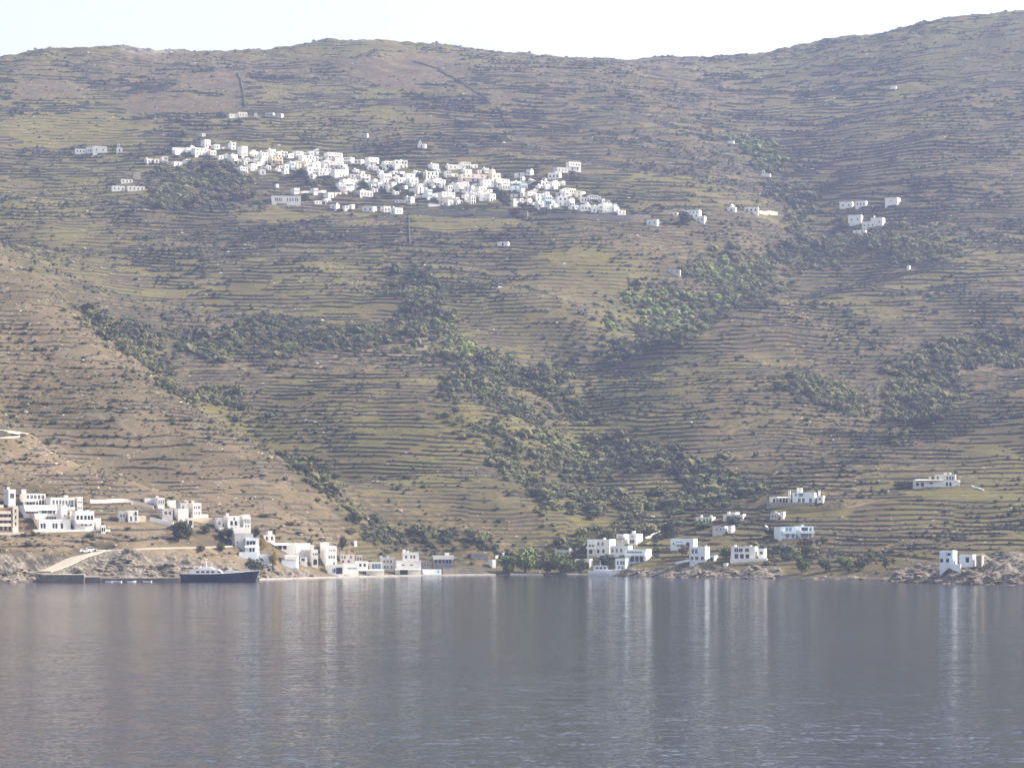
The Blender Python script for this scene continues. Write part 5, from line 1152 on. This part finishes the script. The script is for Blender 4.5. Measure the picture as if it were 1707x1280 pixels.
ng.links.new(na('kind_index', 'INT'), ip.inputs['Instance Index']); ng.links.new(na('size', 'FLOAT_VECTOR'), ip.inputs['Scale']); ng.links.new(na('turn', 'FLOAT_VECTOR'), ip.inputs['Rotation'])
ng.links.new(ip.outputs[0], go.inputs[0])
def scatter(name, label, pos, kinds, sizes):
    me = bpy.data.meshes.new(name); N = len(pos); me.vertices.add(N); me.vertices.foreach_set('co', pos.astype(np.float32).ravel())
    a = me.attributes.new('kind_index', 'INT', 'POINT'); a.data.foreach_set('value', kinds.astype(np.int32))
    a = me.attributes.new('size', 'FLOAT_VECTOR', 'POINT'); a.data.foreach_set('vector', sizes.astype(np.float32).ravel())
    t_ = np.zeros((N, 3), np.float32); t_[:, 2] = nrng.uniform(0, 6.28, N); a = me.attributes.new('turn', 'FLOAT_VECTOR', 'POINT'); a.data.foreach_set('vector', t_.ravel())
    o = link(name, me); md = o.modifiers.new('scatter', 'NODES'); md.node_group = ng
    return tag(o, label, kind='stuff')
# candidate points: random cells of the survey grid, weighted to even ground density
nC, nR = GP.shape
cellA = np.zeros(GP.shape); cellA[:-1, :-1] = (GX[1:, :-1] - GX[:-1, :-1]) * (GY[:-1, 1:] - GY[:-1, :-1])
vis = (np.minimum.accumulate(scr_y(Z, GY) + 0.0, axis=1) >= scr_y(Z, GY) - 14) & (Z > 0.8)
def pick(weight, N):
    w = (cellA * weight * vis).ravel(); w = w / w.sum(); idx = nrng.choice(w.size, N, p=w); ci_, ri = np.unravel_index(idx, GP.shape)
    return ci_, ri
def points(ci_, ri, sink):
    x = GX[ci_, ri] + nrng.uniform(-.6, .6, len(ci_)); y = GY[ci_, ri] + nrng.uniform(-.3, .3, len(ci_)); return np.stack([x, y, Z[ci_, ri] - sink], -1)
free = np.ones(GP.shape)     # keep plants off roads and out of houses
for key, (line, half) in ROADS.items():
    for p in line: free[(np.abs(GX - p.x) < half + 1) & (np.abs(GY - p.y) < half + 1)] = 0
for o in [o for o in C.objects if o.type == 'EMPTY' and o.get('category')]:
    if o.name.split('.')[0] in ('tree', 'skiff', 'parked_car', 'utility_pole', 'motor_yacht', 'cabin_boat'): continue
    p = o.location; i0, i1 = np.searchsorted(COLS, PX0 + (p.x - 7) / p.y * F), np.searchsorted(COLS, PX0 + (p.x + 7) / p.y * F); j0, j1 = np.searchsorted(ROWS, [p.y - 5, p.y + 8])
    free[i0:i1, j0:j1] = 0
patchy = sstep(.42, .62, fbm(GX / 45, GY / 45, 3, 301))
# woodland in the gullies
wt = (blur(wood, 14) ** 1.4 * .8 + .2 * wood) * (.5 + .5 * patchy) * free
ci_, ri = pick(wt, 16000); s = np.clip(nrng.lognormal(.95, .5, len(ci_)), 1.0, 8.0)
gp = sstep(.50, .62, fbm(GX / 30, GY / 30, 2, 311))[ci_, ri] > nrng.uniform(0, 1, len(ci_))
sunny = soft([[(1010, 480), (1110, 480), (1180, 425), (1260, 440), (1230, 500), (1130, 555), (1020, 560)], [(1200, 230), (1310, 232), (1345, 292), (1240, 275)], [(730, 540), (800, 580), (790, 610), (740, 590)], [(930, 660), (970, 700), (960, 760), (900, 740)]])[ci_, ri] > .5
r_u = nrng.uniform(0, 1, len(ci_))
kd_ = np.where(sunny & (r_u < .6), 4, np.where(gp, np.where(r_u < .5, 2, 3), np.where(r_u < .45, 0, np.where(r_u < .75, 3, 5))))
scatter('woodland', 'dense scrubby woodland filling the gullies', points(ci_, ri, .3), kd_, np.stack([s * nrng.uniform(.9, 1.4, len(s)), s, s * nrng.uniform(.6, 1.0, len(s))], -1))
# scrub all over, thicker along the terrace walls
wt = (.10 + .9 * patchy) * (.30 + 4.5 * riser) * (1 - .85 * meadow) * (1 - .8 * smoothf) * (1 - .85 * cliffs) * free * sstep(6, 20, shoredist)
ci_, ri = pick(wt, 42000); s = nrng.gamma(2.6, .36, len(ci_)) + .45; s = np.minimum(s, 3.4)
r_u = nrng.uniform(0, 1, len(ci_)); kd_ = np.where(r_u < .46, 0, np.where(r_u < .62, 1, np.where(r_u < .8, 2, np.where(r_u < .9, 3, 5))))
scatter('scrub', 'low dark scrub dotted over the terraces', points(ci_, ri, .15), kd_, np.stack([s, s, s * nrng.uniform(.6, .95, len(s))], -1))
# low cushion scrub, knee high
wt = (.25 + .75 * sstep(.38, .58, fbm(GX / 60, GY / 60, 3, 351))) * (.6 + .8 * leftspur) * (1 - .8 * meadow) * (1 - .8 * smoothf) * (1 - .9 * cliffs) * (1 - .8 * wood) * free * sstep(6, 20, shoredist)
ci_, ri = pick(wt, 40000); s = nrng.uniform(.5, 1.25, len(ci_))
r_u = nrng.uniform(0, 1, len(ci_)); kd_ = np.where(r_u < .25, 1, np.where(r_u < .5, 2, 5))
scatter('cushion_scrub', 'low mauve brown cushion scrub speckling the slopes', points(ci_, ri, .1), kd_, np.stack([s * 1.3, s * 1.1, s * .8], -1))
# loose pale stones
wt = (.15 + outcrop * 3 + 1.6 * leftspur * sstep(.42, .58, fbm(GX / 20, GY / 20, 3, 321)) + .7 * sstep(.5, .62, fbm(GX / 50, GY / 50, 3, 331))) * free * (1 - .7 * wood) * sstep(3, 12, shoredist)
ci_, ri = pick(wt, 26000); s = nrng.gamma(1.3, .30, len(ci_)) + .25; s = np.minimum(s, 3.0)
scatter('loose_stones', 'pale loose stones and outcrops on the slopes', points(ci_, ri, .1), np.where(nrng.uniform(0, 1, len(ci_)) < .5, 6, 7), np.stack([s * 1.3, s, s * .8], -1))
# boulders along the water
edge = ((shoredist > -3) & (shoredist < 14)).astype(np.float32) * np.maximum(cliffs, .12) * free
edge = edge * (Z > -.5); vis = vis | (edge > 0)
ci_, ri = pick(edge, 2600); s = nrng.gamma(2.2, .5, len(ci_)) + .5; s = np.minimum(s, 4.0)
scatter('shore_rocks', 'pale broken rocks along the water line', points(ci_, ri, .2), np.where(nrng.uniform(0, 1, len(ci_)) < .5, 8, 9), np.stack([s * 1.5, s, s * .75], -1))
# ------------------------------------------------------------------ haze between the ferry and the mountain
m = bpy.data.materials.new('haze_air'); m.use_nodes = True; nt = m.node_tree; nt.nodes.clear()
out = nt.nodes.new('ShaderNodeOutputMaterial'); pv = nt.nodes.new('ShaderNodeVolumePrincipled')
pv.inputs['Color'].default_value = (0.50, 0.62, 1.0, 1); pv.inputs['Density'].default_value = 0.000092; pv.inputs['Anisotropy'].default_value = 0.25
nt.links.new(pv.outputs[0], out.inputs['Volume'])
ztop = float(Z.max()) + 25
zbot = float(Z.min()) - 1.0
vs_ = [(x, y, z) for z in (zbot, ztop) for x, y in ((-2700, -1600), (2700, -1600), (2700, 3100), (-2700, 3100))]
me = bpy.data.meshes.new('haze'); me.from_pydata(vs_, [], [(3, 2, 1, 0), (4, 5, 6, 7), (0, 1, 5, 4), (1, 2, 6, 5), (2, 3, 7, 6), (3, 0, 4, 7)])
me.materials.append(m)
haze = bpy.data.objects.new('haze', me); C.objects.link(haze); haze['kind'] = 'stuff'; haze['label'] = 'pale blue haze over the bay and mountain'
